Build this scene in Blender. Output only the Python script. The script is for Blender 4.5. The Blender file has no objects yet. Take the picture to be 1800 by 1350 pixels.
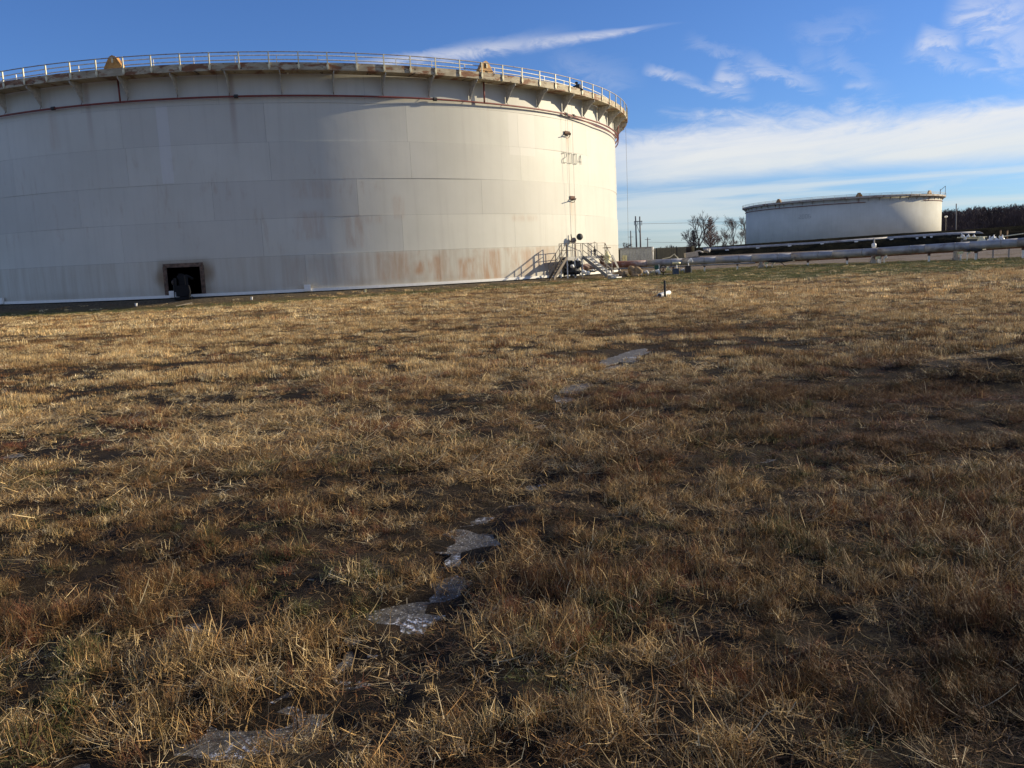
import bpy, math, random
import numpy as np
from math import sin, cos, pi, radians, atan2, sqrt
from mathutils import Vector, Matrix

# ---------------------------------------------------------------- camera, sky, sun
F, TH, RHO, EYE = 1500.0, radians(8.131), radians(2.622), 1.35
SUN_AZ, SUN_EL = radians(75.0), radians(17.0)      # azimuth from +Y towards +X
scene = bpy.context.scene
scene.view_settings.view_transform = 'Standard'
scene.view_settings.look = 'None'
scene.view_settings.exposure = 0.38
scene.view_settings.gamma = 1.0
scene.view_settings.use_curve_mapping = False
COL = scene.collection

cr, sr, ct, st_ = cos(RHO), sin(RHO), cos(TH), sin(TH)
RV = Vector((cr, -sr * st_, -sr * ct))
UV = Vector((sr, cr * st_, cr * ct))
FV = Vector((0, ct, -st_))
cam = bpy.data.cameras.new('camera')
cam.lens, cam.sensor_width, cam.clip_start, cam.clip_end = 30.0, 36.0, 0.05, 9000
camo = bpy.data.objects.new('camera', cam)
m = Matrix.Identity(4)
for i in range(3):
    m[i][0], m[i][1], m[i][2] = RV[i], UV[i], -FV[i]
m[2][3] = EYE
camo.matrix_world = m
COL.objects.link(camo)
scene.camera = camo

def ray(px, py):
    u, v = (px - 900) / F, -(py - 675) / F
    return RV * u + UV * v + FV

def hor(px):
    # photo row of the horizon at column px
    u = (px - 900) / F
    v = -(RV.z * u + FV.z) / UV.z
    return 675 - v * F

def azel(px, py):
    d = ray(px, py)
    return atan2(d.x, d.y), atan2(d.z, sqrt(d.x * d.x + d.y * d.y))

def at(px, py, y):
    """world point seen at a photo pixel at forward distance y"""
    d = ray(px, py)
    t = y / d.y
    return Vector((d.x * t, y, EYE + d.z * t))

class NT:
    def __init__(s, tree):
        s.t = tree; s.n = tree.nodes; s.l = tree.links
    def put(s, sock, v):
        if isinstance(v, bpy.types.NodeSocket): s.l.new(v, sock)
        elif v is not None:
            try: sock.default_value = v
            except Exception:
                sock.default_value = (v, v, v) if not hasattr(v, '__len__') else (tuple(v) + (1.0,))[:4]
    def node(s, typ, **kw):
        nd = s.n.new(typ)
        for k, v in kw.items(): setattr(nd, k, v)
        return nd
    def math(s, op, a, b=0.0, c=0.0, clamp=False):
        nd = s.node('ShaderNodeMath', operation=op, use_clamp=clamp)
        s.put(nd.inputs[0], a); s.put(nd.inputs[1], b); s.put(nd.inputs[2], c)
        return nd.outputs[0]
    def mul(s, a, b): return s.math('MULTIPLY', a, b)
    def add(s, a, b): return s.math('ADD', a, b)
    def sub(s, a, b): return s.math('SUBTRACT', a, b)
    def sm(s, x, a, b, lo=0.0, hi=1.0):
        nd = s.node('ShaderNodeMapRange', interpolation_type='SMOOTHSTEP')
        s.put(nd.inputs['Value'], x)
        s.put(nd.inputs['From Min'], a); s.put(nd.inputs['From Max'], b)
        s.put(nd.inputs['To Min'], lo); s.put(nd.inputs['To Max'], hi)
        return nd.outputs[0]
    def comb(s, x, y, z):
        nd = s.node('ShaderNodeCombineXYZ')
        s.put(nd.inputs[0], x); s.put(nd.inputs[1], y); s.put(nd.inputs[2], z)
        return nd.outputs[0]
    def sep(s, v):
        nd = s.node('ShaderNodeSeparateXYZ'); s.l.new(v, nd.inputs[0]); return nd.outputs
    def noise(s, vec, scale, detail=4, rough=0.55, dist=0.0):
        nd = s.node('ShaderNodeTexNoise')
        if vec is not None: s.l.new(vec, nd.inputs['Vector'])
        nd.inputs['Scale'].default_value = scale; nd.inputs['Detail'].default_value = detail
        nd.inputs['Roughness'].default_value = rough; nd.inputs['Distortion'].default_value = dist
        return nd.outputs['Fac']
    def mix(s, f, a, b, blend='MIX'):
        nd = s.node('ShaderNodeMix', data_type='RGBA', blend_type=blend)
        s.put(nd.inputs[0], f)
        for i, v in ((6, a), (7, b)):
            if isinstance(v, bpy.types.NodeSocket): s.l.new(v, nd.inputs[i])
            else: nd.inputs[i].default_value = (tuple(v) + (1.0,))[:4]
        return nd.outputs[2]
    def bump(s, h, strength=0.3, dist=0.02):
        nd = s.node('ShaderNodeBump'); s.l.new(h, nd.inputs['Height'])
        nd.inputs['Strength'].default_value = strength; nd.inputs['Distance'].default_value = dist
        return nd.outputs[0]

# world: Nishita sky with cirrus laid out by azimuth and elevation
world = bpy.data.worlds.new('World'); scene.world = world; world.use_nodes = True
w = NT(world.node_tree); w.n.clear()
sky = w.node('ShaderNodeTexSky', sky_type='NISHITA')
sky.sun_disc = False; sky.sun_elevation = SUN_EL; sky.sun_rotation = SUN_AZ
sky.altitude = 200; sky.air_density = 1.0; sky.dust_density = 0.25; sky.ozone_density = 2.6
tc = w.node('ShaderNodeTexCoord').outputs['Generated']
dx, dy, dz = w.sep(tc)
DEG = 180 / pi
az = w.mul(w.math('ARCTAN2', dx, dy), DEG)
el = w.mul(w.math('ARCSINE', dz), DEG)
wp = w.comb(az, el, 0.0)
n_big = w.noise(w.comb(w.mul(az, 0.10), w.mul(el, 0.34), 0.3), 1.0, 6, 0.6, 0.6)
n_fine = w.noise(w.comb(w.mul(az, 0.35), w.mul(el, 0.9), 2.0), 1.0, 8, 0.68, 1.2)
warp = w.sub(n_big, 0.5)
def A(px, py):
    a, e = azel(px, py); return a * DEG, e * DEG
def line_coords(p, q, wig=1.0):
    (a0, e0), (a1, e1) = A(*p), A(*q)
    L = sqrt((a1 - a0) ** 2 + (e1 - e0) ** 2); ux, uy = (a1 - a0) / L, (e1 - e0) / L
    ra, re = w.sub(az, a0), w.sub(el, e0)
    s_ = w.add(w.mul(ra, ux), w.mul(re, uy))
    t_ = w.sub(w.mul(re, ux), w.mul(ra, uy))
    if wig: t_ = w.add(t_, w.mul(w.sub(n_fine, 0.5), wig))
    return w.math('DIVIDE', s_, L), t_
# contrail
def streak(p, q, w0, w1, dens, wig=1.0, soft=0.55):
    s_, t_ = line_coords(p, q, wig)
    width = w.add(w0, w.mul(s_, (w1 - w0)))
    prof = w.sm(w.math('DIVIDE', w.math('ABSOLUTE', t_), w.math('MAXIMUM', width, 0.03)), 0.0, 1.15, 1.0, 0.0)
    ends = w.mul(w.sm(s_, -0.05, 0.25), w.sm(s_, 0.6, 1.05, 1.0, 0.0))
    br = w.sm(n_fine, 0.3, 0.68, soft * .55, 1.0)
    return w.mul(w.mul(w.mul(prof, ends), br), dens * .80)
cl = streak((600, 116), (1010, 61), 0.30, .85, 0.66, 0.9)
cl = w.math('MAXIMUM', cl, streak((880, 82), (1200, 40), 0.68, 0.10, 0.66, 0.45))
for a_ in [((1130, 118), (1240, 150), .45, .35, .55, 1.2), ((1180, 140), (1290, 168), .3, .15, .4, 1.2),
           ((1255, 125), (1320, 150), .8, .7, .6, 3.0), ((1290, 105), (1460, 158), .9, .45, .45, 2.2),
           ((1240, 150), (1330, 170), .7, .4, .4, 2.0),
           ((1200, 70), (1340, 110), .6, .3, .22, 2.2), ((1450, 80), (1570, 170), .7, .6, .16, 3.0),
           ((1610, 62), (1700, 80), .8, .8, .62, 2.6), ((1590, 80), (1760, 130), .8, .6, .32, 2.4),
           ((1660, 15), (1850, 25), 1.3, 1.9, .6, 3.6), ((1740, 10), (1850, 120), 1.8, 2.4, .42, 4.0),
           ((1740, 30), (1800, 60), 1.0, 1.2, .35, 2.6), ((1690, 60), (1770, 62), .6, .6, .4, 2.0),
           ((1710, 124), (1780, 122), .22, .2, .5, .5), ((1480, 150), (1545, 145), .3, .3, .3, 1.0),
           ((960, 100), (1140, 150), 1.2, 1.2, .16, 3.0), ((1740, 60), (1790, 140), .5, .6, .4, 1.8),
           ((1380, 60), (1560, 30), .9, .9, .14, 3.0), ((1400, 110), (1460, 90), 1.0, 1.0, .12, 3.0)]:
    cl = w.math('MAXIMUM', cl, streak(*a_))
# the long cirrus bank, its upper and lower edges rise to the right
def edge(p, q):
    (a0, e0), (a1, e1) = A(*p), A(*q)
    k = (e1 - e0) / (a1 - a0)
    return w.add(e0, w.mul(w.sub(az, a0), k))
top_e = w.add(edge((1100, 222), (1800, 160)), w.mul(w.sub(n_big, 0.5), 3.4))
bot_e = w.add(edge((1100, 322), (1800, 272)), w.mul(w.sub(n_big, 0.5), 1.6))
top_e = w.add(top_e, w.mul(w.sub(n_fine, 0.5), 2.0))
bank = w.mul(w.sm(w.sub(top_e, el), -0.5, 1.5), w.sm(w.sub(el, bot_e), -0.7, 0.7))
bank = w.mul(bank, w.sm(az, -4.0, 13.0))
strata = w.noise(w.comb(w.mul(az, 0.08), w.add(w.mul(el, 0.75), w.mul(az, -0.05)), 4.0), 1.0, 6, 0.6, 0.4)
bank = w.mul(bank, w.sm(strata, 0.22, 0.62, 0.62, 1.0))
cl = w.math('MAXIMUM', cl, w.mul(bank, 0.9))
# thin strata under the bank, down to the horizon
low = w.mul(w.sm(w.noise(w.comb(w.mul(az, 0.05), w.mul(el, 0.95), 9.0), 1.0, 5, 0.55, 0.3), 0.36, 0.62), w.sm(w.sub(bot_e, el), -1.0, 0.8))
low = w.mul(low, w.sm(el, -0.5, 2.5, 0.25, 0.62))
cl = w.math('MAXIMUM', cl, w.mul(low, w.sm(az, -30, 10, 0.3, 1.0)))
cl = w.math('MAXIMUM', cl, streak((1560, 345), (1900, 262), .3, .5, .4, .3))
# loose cirrus over the rest of the sky, outside the frame too
cl2 = w.noise(tc, 2.6, 7, 0.6, 0.8)
rest = w.mul(w.sm(cl2, 0.42, 0.66), w.mul(w.math('MAXIMUM', w.sm(w.math('ABSOLUTE', az), 36, 60), w.sm(el, 26, 42)), 0.42))
cl = w.math('MAXIMUM', cl, rest)
hs = w.node('ShaderNodeHueSaturation'); hs.inputs['Saturation'].default_value = 1.0
w.l.new(sky.outputs[0], hs.inputs['Color'])
skyc = w.mix(1.0, hs.outputs[0], (0.57, 0.80, 1.27), 'MULTIPLY')
ccol = w.mix(w.sm(el, 1, 11), (6.5, 6.95, 6.8), (8.5, 8.2, 8.05))
fin = w.mix(cl, skyc, ccol)
bg = w.node('ShaderNodeBackground'); bg.inputs['Strength'].default_value = 0.087
w.l.new(fin, bg.inputs['Color'])
w.l.new(bg.outputs[0], w.node('ShaderNodeOutputWorld').inputs['Surface'])

sl = bpy.data.lights.new('sun', 'SUN'); sl.energy = 5.0; sl.angle = radians(0.55); sl.color = (1.0, 0.85, 0.60)
so = bpy.data.objects.new('sun', sl)
SD = Vector((cos(SUN_EL) * sin(SUN_AZ), cos(SUN_EL) * cos(SUN_AZ), sin(SUN_EL)))
so.rotation_euler = SD.to_track_quat('Z', 'Y').to_euler(); so.location = (60, 20, 40)
COL.objects.link(so)

random.seed(7); rng = np.random.default_rng(7)

# ---------------------------------------------------------------- mesh helpers
class MB:
    def __init__(s): s.v = []; s.f = []
    def addm(s, vs, fs):
        b = len(s.v); s.v += [tuple(x) for x in vs]; s.f += [tuple(i + b for i in f) for f in fs]; return s
    def box(s, c, d, rz=0.0, M=None):
        hx, hy, hz = d[0] / 2, d[1] / 2, d[2] / 2
        vs = [Vector((x * hx, y * hy, z * hz)) for z in (-1, 1) for y in (-1, 1) for x in (-1, 1)]
        R_ = M if M is not None else Matrix.Rotation(rz, 3, 'Z')
        return s.addm([R_ @ v + Vector(c) for v in vs], [(0, 2, 3, 1), (4, 5, 7, 6), (0, 1, 5, 4), (2, 6, 7, 3), (0, 4, 6, 2), (1, 3, 7, 5)])
    def bar(s, p, q, wd, ht, up=(0, 0, 1)):
        p, q = Vector(p), Vector(q); d = (q - p)
        L = d.length; d.normalize(); upv = Vector(up)
        if abs(d.dot(upv)) > 0.99: upv = Vector((0, 1, 0))
        sd = d.cross(upv).normalized(); u = sd.cross(d)
        M = Matrix((sd, d, u)).transposed()
        return s.box((p + q) / 2, (wd, L, ht), M=M)
    def tube(s, pts, r, seg=8, caps=True, closed=False):
        pts = [Vector(p) for p in pts]; n = len(pts)
        rr = r if hasattr(r, '__len__') else [r] * n
        b = len(s.v); prev = None
        for i, p in enumerate(pts):
            if closed: d = pts[(i + 1) % n] - pts[i - 1]
            else: d = pts[min(i + 1, n - 1)] - pts[max(i - 1, 0)]
            d.normalize()
            if prev is None:
                a = Vector((0, 0, 1)) if abs(d.z) < 0.9 else Vector((1, 0, 0))
                x = d.cross(a).normalized()
            else:
                x = (prev - d * prev.dot(d)).normalized()
            prev = x; y = d.cross(x)
            for k in range(seg):
                t = 2 * pi * k / seg
                s.v.append(tuple(p + (x * cos(t) + y * sin(t)) * rr[i]))
        m_ = n if closed else n - 1
        for i in range(m_):
            a0, a1 = b + i * seg, b + ((i + 1) % n) * seg
            for k in range(seg):
                k2 = (k + 1) % seg
                s.f.append((a0 + k, a1 + k, a1 + k2, a0 + k2))
        if caps and not closed:
            s.f.append(tuple(b + k for k in range(seg)))
            s.f.append(tuple(b + (n - 1) * seg + k for k in reversed(range(seg))))
        return s
    def lathe(s, prof, axis_p, axis_d, seg=16):
        """prof: (radius, height) along the axis"""
        d = Vector(axis_d).normalized()
        a = Vector((0, 0, 1)) if abs(d.z) < 0.9 else Vector((1, 0, 0))
        x = d.cross(a).normalized(); y = d.cross(x); b = len(s.v)
        for r, h in prof:
            for k in range(seg):
                t = 2 * pi * k / seg
                s.v.append(tuple(Vector(axis_p) + d * h + (x * cos(t) + y * sin(t)) * r))
        for i in range(len(prof) - 1):
            for k in range(seg):
                k2 = (k + 1) % seg
                s.f.append((b + i * seg + k, b + i * seg + k2, b + (i + 1) * seg + k2, b + (i + 1) * seg + k))
        s.f.append(tuple(b + k for k in reversed(range(seg))))
        s.f.append(tuple(b + (len(prof) - 1) * seg + k for k in range(seg)))
        return s
    def blob(s, c, r, rough=0.15, seg=14, rings=8, seed=1):
        rd = random.Random(seed); b = len(s.v); ph = [(rd.uniform(0, 6), rd.uniform(1, 4), rd.uniform(0, 6), rd.uniform(1, 4)) for _ in range(5)]
        for i in range(rings + 1):
            t = pi * i / rings
            for k in range(seg):
                p = 2 * pi * k / seg
                q = 1 + rough * sum(sin(a + bb * p * 1.0 if False else a + round(bb) * p) * sin(c_ + dd * t) for a, bb, c_, dd in ph) / 2
                s.v.append((c[0] + r[0] * q * sin(t) * cos(p), c[1] + r[1] * q * sin(t) * sin(p), c[2] + r[2] * q * cos(t)))
        for i in range(rings):
            for k in range(seg):
                k2 = (k + 1) % seg
                s.f.append((b + i * seg + k, b + (i + 1) * seg + k, b + (i + 1) * seg + k2, b + i * seg + k2))
        return s
    def mesh(s, name, mat=None, smooth=False):
        me = bpy.data.meshes.new(name); me.from_pydata(s.v, [], s.f)
        if mat: me.materials.append(mat)
        if smooth: me.polygons.foreach_set('use_smooth', [True] * len(me.polygons))
        me.update(); return me
    def build(s, name, mat, parent=None, smooth=False, loc=None):
        o = bpy.data.objects.new(name, s.mesh(name, mat, smooth)); COL.objects.link(o)
        if loc is not None: o.location = loc
        if parent is not None: o.parent = parent
        return o

def tag(o, label=None, cat=None, group=None, kind=None):
    if label: o['label'] = label
    if cat: o['category'] = cat
    if group: o['group'] = group
    if kind: o['kind'] = kind
    return o
def thing(name, label, cat, loc=(0, 0, 0), group=None):
    o = bpy.data.objects.new(name, None); o.empty_display_size = 0.3; COL.objects.link(o); o.location = loc
    return tag(o, label, cat, group)

# ---------------------------------------------------------------- materials
def newmat(name):
    mt = bpy.data.materials.new(name); mt.use_nodes = True
    n = NT(mt.node_tree); b = n.n['Principled BSDF']; return mt, n, b
def simple(name, col, rough=0.6, metal=0.0, var=0.2, scale=6.0, rust=0.0, rcol=(0.18, 0.07, 0.03), bump=0.15, rscale=2.0):
    mt, n, b = newmat(name)
    co = n.node('ShaderNodeTexCoord').outputs['Object']
    ns = n.noise(co, scale, 5, 0.6)
    lo = tuple(c * (1 - var) for c in col); hi = tuple(min(1, c * (1 + var)) for c in col)
    c = n.mix(n.sm(ns, 0.3, 0.7), lo, hi)
    if rust > 0:
        rn = n.noise(co, rscale, 6, 0.65, 0.5)
        c = n.mix(n.sm(rn, 1 - rust - 0.12, 1 - rust + 0.1), c, rcol)
    n.l.new(c, b.inputs['Base Color'])
    n.l.new(n.sm(ns, 0.2, 0.8, max(0, rough - 0.1), min(1, rough + 0.1)), b.inputs['Roughness'])
    b.inputs['Metallic'].default_value = metal
    if bump: n.l.new(n.bump(n.noise(co, scale * 6, 4), bump, 0.01), b.inputs['Normal'])
    return mt
M_white = simple('white_paint', (0.72, 0.71, 0.66), 0.5, rust=0.3)
M_whiteclean = simple('clean_white_paint', (0.80, 0.79, 0.74), 0.45, var=0.05)
M_postpaint = simple('weathered_post_paint', (0.74, 0.68, 0.46), 0.5, rust=0.3, rscale=4)
M_rail = simple('dull_rail_paint', (0.42, 0.38, 0.32), 0.55, rust=0.4, rscale=3)
M_railwhite = simple('white_rail_paint', (0.70, 0.69, 0.64), 0.5, rust=0.25, rscale=3)
M_red = simple('red_oxide_pipe', (0.20, 0.045, 0.035), 0.5, var=0.25)
M_rust = simple('rusty_steel', (0.12, 0.05, 0.025), 0.8, var=0.5, scale=9)
M_darkrust = simple('old_dark_rust', (0.13, 0.085, 0.06), 0.9, var=0.5, scale=5)
M_yellow = simple('rusty_yellow_paint', (0.52, 0.27, 0.06), 0.55, rust=0.42, rscale=2.5)
M_dark = simple('dark_steel', (0.03, 0.03, 0.032), 0.6)
M_grey = simple('grey_galvanised', (0.26, 0.255, 0.245), 0.6, metal=0.1)
M_added_step = simple('dark_painted_steel', (0.11, 0.085, 0.065), 0.7)
M_silver = simple('pipe_cladding', (0.38, 0.375, 0.375), 0.5, metal=0.3, rust=0.4, rcol=(0.19, 0.155, 0.14), rscale=0.6, var=0.2, scale=1.3)
M_pinkpipe = simple('rust_pink_pipe', (0.44, 0.34, 0.29), 0.6, rust=0.5, rcol=(0.25, 0.09, 0.05), rscale=0.8, var=0.25)
M_olive = simple('olive_sheet', (0.17, 0.155, 0.105), 0.7, var=0.12, scale=3)
M_trailer = simple('faded_grey_white_siding', (0.42, 0.43, 0.41), 0.6, rust=0.33, rcol=(0.22, 0.22, 0.21), rscale=0.8)
M_beige = simple('beige_panel', (0.42, 0.37, 0.30), 0.6)
M_blue = simple('blue_grey_plastic', (0.05, 0.065, 0.09), 0.5)
M_green = simple('dark_green_paint', (0.02, 0.09, 0.06), 0.5)
M_brownbox = simple('dark_brown_box', (0.06, 0.045, 0.035), 0.7)
M_cream = simple('cream_yellow_paint', (0.72, 0.66, 0.36), 0.5)
M_orange = simple('tan_orange_post', (0.42, 0.24, 0.10), 0.7)
M_tarp = simple('dark_blue_tarpaulin', (0.0035, 0.004, 0.0055), 0.95, var=0.4, scale=3)
M_wood = simple('pale_timber', (0.45, 0.36, 0.24), 0.8)
M_rock = simple('tan_mound', (0.26, 0.18, 0.10), 0.95, var=0.4, scale=5, bump=0.8)
M_cable = simple('wire_cable', (0.14, 0.13, 0.12), 0.5)
M_tyre = simple('black_rubber', (0.02, 0.02, 0.02), 0.8)
M_concrete = simple('pale_concrete', (0.38, 0.36, 0.32), 0.85)
M_pole = simple('weathered_pole_timber', (0.20, 0.18, 0.16), 0.85)
M_bark = simple('bare_bark', (0.15, 0.12, 0.105), 0.9)
M_bark2 = simple('reddish_bark', (0.24, 0.15, 0.12), 0.9)
M_forest = simple('far_wood_bark', (0.105, 0.075, 0.068), 0.95, var=0.4, scale=0.05, bump=0)
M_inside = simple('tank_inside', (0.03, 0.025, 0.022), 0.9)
M_figures = simple('grey_lettering', (0.16, 0.17, 0.17), 0.7)

# deck / girder: cream paint breaking into rust
def deck_mat():
    mt, n, b = newmat('girder_paint')
    co = n.node('ShaderNodeTexCoord').outputs['Object']
    x, y, z = n.sep(co)
    ang = n.mul(n.math('ARCTAN2', x, y), 31.0)
    q = n.comb(n.mul(ang, 0.9), n.mul(z, 3.0), n.mul(n.noise(co, 0.7, 3), 2.0))
    base = n.mix(n.sm(n.noise(q, 1.5, 5), .35, .65), (0.34, 0.285, 0.19), (0.50, 0.44, 0.31))
    r = n.sm(n.noise(q, 0.9, 6, 0.65, 0.4), 0.50, 0.60)
    c = n.mix(r, base, n.mix(n.noise(co, 5, 4), (0.13, 0.045, 0.018), (0.30, 0.15, 0.07)))
    c = n.mix(n.sm(n.noise(q, 2.7, 4), 0.63, 0.68), c, (0.05, 0.03, 0.02))
    n.l.new(c, b.inputs['Base Color']); b.inputs['Roughness'].default_value = 0.75
    return mt
M_deck = deck_mat()

# shell paint, all stains located by arc length and height on the shell
R1 = 31.127; TC = Vector((-19.943, 87.809, 0))
def shell_azimuth(px, py):
    d = ray(px, py); a = d.x ** 2 + d.y ** 2; b = -2 * (d.x * TC.x + d.y * TC.y); c = TC.x ** 2 + TC.y ** 2 - R1 ** 2
    t = (-b - sqrt(max(0.0, b * b - 4 * a * c))) / 2 / a
    p = d * t; return atan2(p.x - TC.x, p.y - TC.y), EYE + p.z
def S_of(px, py):                       # arc position (m) and height at a photo pixel
    a, z = shell_azimuth(px, py)
    return (pi - a if a > 0 else -(pi + a)) * R1, z
def shell_mat(name, main=True):
    mt, n, b = newmat(name)
    co = n.node('ShaderNodeTexCoord').outputs['Object']
    x, y, z = n.sep(co)
    s_ = n.mul(n.math('ARCTAN2', x, n.mul(y, -1.0)), R1)       # + to the right of the near point
    q = n.comb(s_, z, 0.0)
    large = n.noise(q, 0.16, 4, 0.6)
    base = n.mix(n.sm(large, 0.3, 0.7), (0.57, 0.56, 0.485), (0.64, 0.63, 0.555))
    # faint vertical streaking
    stv = n.noise(n.comb(n.mul(s_, 2.2), n.mul(z, 0.12), 0.0), 1.0, 5, 0.6)
    base = n.mix(n.sm(stv, 0.45, 0.85, 0.0, 0.35), base, (0.42, 0.395, 0.34))
    if main:
        info = n.node('ShaderNodeObjectInfo')
        base = n.mix(n.mul(info.outputs['Random'], 0.38), base, (0.47, 0.455, 0.41))
        rustn = n.noise(n.comb(n.mul(s_, 2.6), n.mul(z, 0.38), 3.0), 1.0, 6, 0.62, 0.25)
        patchn = n.noise(n.comb(n.mul(s_, 0.35), n.mul(z, 0.4), 7.0), 1.0, 4, 0.6)
        def rect(s0, s1, z0, z1, e=0.25):
            return n.mul(n.mul(n.sm(s_, s0 - e, s0 + e), n.sm(s_, s1 - e, s1 + e, 1.0, 0.0)),
                         n.mul(n.sm(z, z0 - e, z0 + e), n.sm(z, z1 - e, z1 + e, 1.0, 0.0)))
        rust = (0.42, 0.20, 0.085)
        # bottom course from the shadow line to the stairs
        m1 = n.mul(rect(9.0, 27.5, 0.1, 2.42, 0.04), n.sm(n.noise(n.comb(n.mul(s_, 0.7), n.mul(z, 0.28), 1.0), 1.0, 6, 0.68, 0.2), 0.42, 0.62))
        m1 = n.mul(m1, n.sm(n.noise(n.comb(n.mul(s_, 4.0), n.mul(z, 0.3), 5.0), 1.0, 5, .7), .32, .6, .25, 1.0))
        m1 = n.mul(m1, n.sm(s_, 8, 18, 0.25, 1.0))
        base = n.mix(n.mul(m1, 0.5), base, (0.40, 0.235, 0.125))
        # whole bottom course a bit dirtier
        base = n.mix(n.mul(n.sm(z, 2.41, 2.45, 1.0, 0.0), n.sm(stv, .3, .7, .05, .42)), base, (0.40, 0.34, 0.25))
        base = n.mix(n.mul(n.sm(z, 0.0, 0.9, 1.0, 0.0), n.sm(patchn, 0.3, 0.7, 0.15, 0.6)), base, (0.24, 0.19, 0.14))
        # scattered faint rust bloom left of centre, courses 1-3
        m2 = n.mul(n.mul(rect(-20, 13.5, 2.5, 9.0, 1.0), n.sm(rustn, 0.50, 0.70)), n.sm(patchn, 0.46, 0.60))
        base = n.mix(n.mul(m2, 0.32), base, (0.36, 0.24, 0.15))
        for (p0, p1, kk) in [((512, 318), (592, 348), .30), ((518, 372), (572, 420), .34), ((600, 380), (640, 435), .32), ((690, 345), (712, 385), .28), ((640, 380), (672, 392), .4), ((500, 455), (660, 495), .22), ((660, 445), (720, 490), .5),
                             ((728, 460), (760, 480), .9), ((762, 450), (778, 492), .7), ((805, 455), (838, 488), .8), ((848, 440), (880, 490), .8), ((905, 440), (965, 470), .55),
                             ((900, 378), (945, 388), .35), ((80, 200), (105, 262), .25)]:
            (sa, za), (sb, zb) = S_of(*p0), S_of(*p1)
            mm = n.mul(rect(sa, sb, min(za, zb), max(za, zb), 0.22), n.sm(rustn, 0.32, 0.62))
            base = n.mix(n.mul(mm, kk * .8), base, (0.40, 0.21, 0.10))
        # runs under the two shell brackets, down the cables
        for (px0, py0, py1, wd, kk) in [(1000, 240, 268, .42, .5), (1007, 355, 420, .45, .5), (1000, 268, 345, .25, .14), (858, 188, 210, .1, .3)]:
            (sa, za), (_, zb) = S_of(px0, py0), S_of(px0, py1)
            mm = n.mul(n.sm(n.math('ABSOLUTE', n.sub(s_, sa)), wd * 0.6, wd * 1.4, 1.0, 0.0), n.mul(n.sm(z, zb - .3, za, 0.0, 1.0), n.sm(z, za - .05, za + .05, 1.0, 0.0)))
            mm = n.mul(mm, n.sm(n.noise(n.comb(n.mul(s_, 5.0), n.mul(z, 0.2), 0), 1.0, 3), .35, .65))
            base = n.mix(n.mul(mm, kk), base, (0.50, 0.25, 0.10))
        # run below a girder bracket left of centre
        for (px0, k1) in [(407, .35), (152, .25)]:
            sa, za = S_of(px0, 172)
            mm = n.mul(n.sm(n.math('ABSOLUTE', n.sub(s_, sa)), .05, .3, 1.0, 0.0), n.sm(z, za - 4.5, za, 0.0, 1.0))
            base = n.mix(n.mul(mm, k1), base, (0.25, 0.12, 0.08))
        # brushed rust around the shell opening
        sd, zd = S_of(323, 478)
        d1 = n.math('SQRT', n.add(n.math('POWER', n.sub(s_, sd + 1.35), 2), n.math('POWER', n.sub(z, zd - .1), 2)))
        d2 = n.math('SQRT', n.add(n.math('POWER', n.sub(s_, sd - 1.35), 2), n.math('POWER', n.sub(z, zd - .35), 2)))
        dd = n.math('MINIMUM', d1, d2)
        base = n.mix(n.mul(n.sm(n.add(dd, n.mul(n.sub(rustn, .5), .5)), 0.15, 0.95, 1.0, 0.0), .85), base, (0.20, 0.12, 0.055))
        ar = rect(sd - 1.75, sd + 1.75, 0.2, 2.45, .3)
        base = n.mix(n.mul(ar, .6), base, (0.26, 0.21, 0.14))
        # a strip repainted in lighter paint
        (sa, za), (sb, zb) = S_of(272, 187), S_of(306, 322)
        base = n.mix(n.mul(rect(sa, sb, zb, za, 0.03), 0.42), base, (0.70, 0.70, 0.69))
        (sa, za), (sb, zb) = S_of(893, 195), S_of(942, 275)
        base = n.mix(n.mul(rect(sa, sb, zb, za, 0.03), 0.5), base, (0.68, 0.66, 0.60))
    n.l.new(base, b.inputs['Base Color'])
    b.inputs['Roughness'].default_value = 0.5 if main else 0.8
    b.inputs['Specular IOR Level'].default_value = 0.3 if main else 0.1
    n.l.new(n.bump(n.noise(n.comb(n.mul(s_, 0.5), n.mul(z, 0.5), 0), 1.0, 3), 0.25, 0.05), b.inputs['Normal'])
    return mt
M_shell = shell_mat('weathered_shell_paint')
M_shell2 = shell_mat('far_shell_paint', False)

# ---------------------------------------------------------------- terrain
def hashn(ix, iy, seed):
    h = (ix.astype(np.int64) * 374761393 + iy.astype(np.int64) * 668265263 + seed * 1442695041) & 0xffffffff
    h = ((h ^ (h >> 13)) * 1274126177) & 0xffffffff
    return ((h ^ (h >> 16)) & 0xffff) / 65535.0
def vnoise(x, y, seed=0):
    ix, iy = np.floor(x), np.floor(y); fx, fy = x - ix, y - iy
    ux, uy = fx * fx * (3 - 2 * fx), fy * fy * (3 - 2 * fy)
    a, b = hashn(ix, iy, seed), hashn(ix + 1, iy, seed); c, d = hashn(ix, iy + 1, seed), hashn(ix + 1, iy + 1, seed)
    return (a * (1 - ux) + b * ux) * (1 - uy) + (c * (1 - ux) + d * ux) * uy
def fbm(x, y, seed=0, oct=4):
    s = 0; a = 0.5; t = 0
    for i in range(oct):
        s = s + a * vnoise(x * 2 ** i, y * 2 ** i, seed + i * 17); t += a; a *= 0.55
    return s / t
def sst(x, a, b):
    t = np.clip((x - a) / (b - a), 0, 1); return t * t * (3 - 2 * t)

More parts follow.
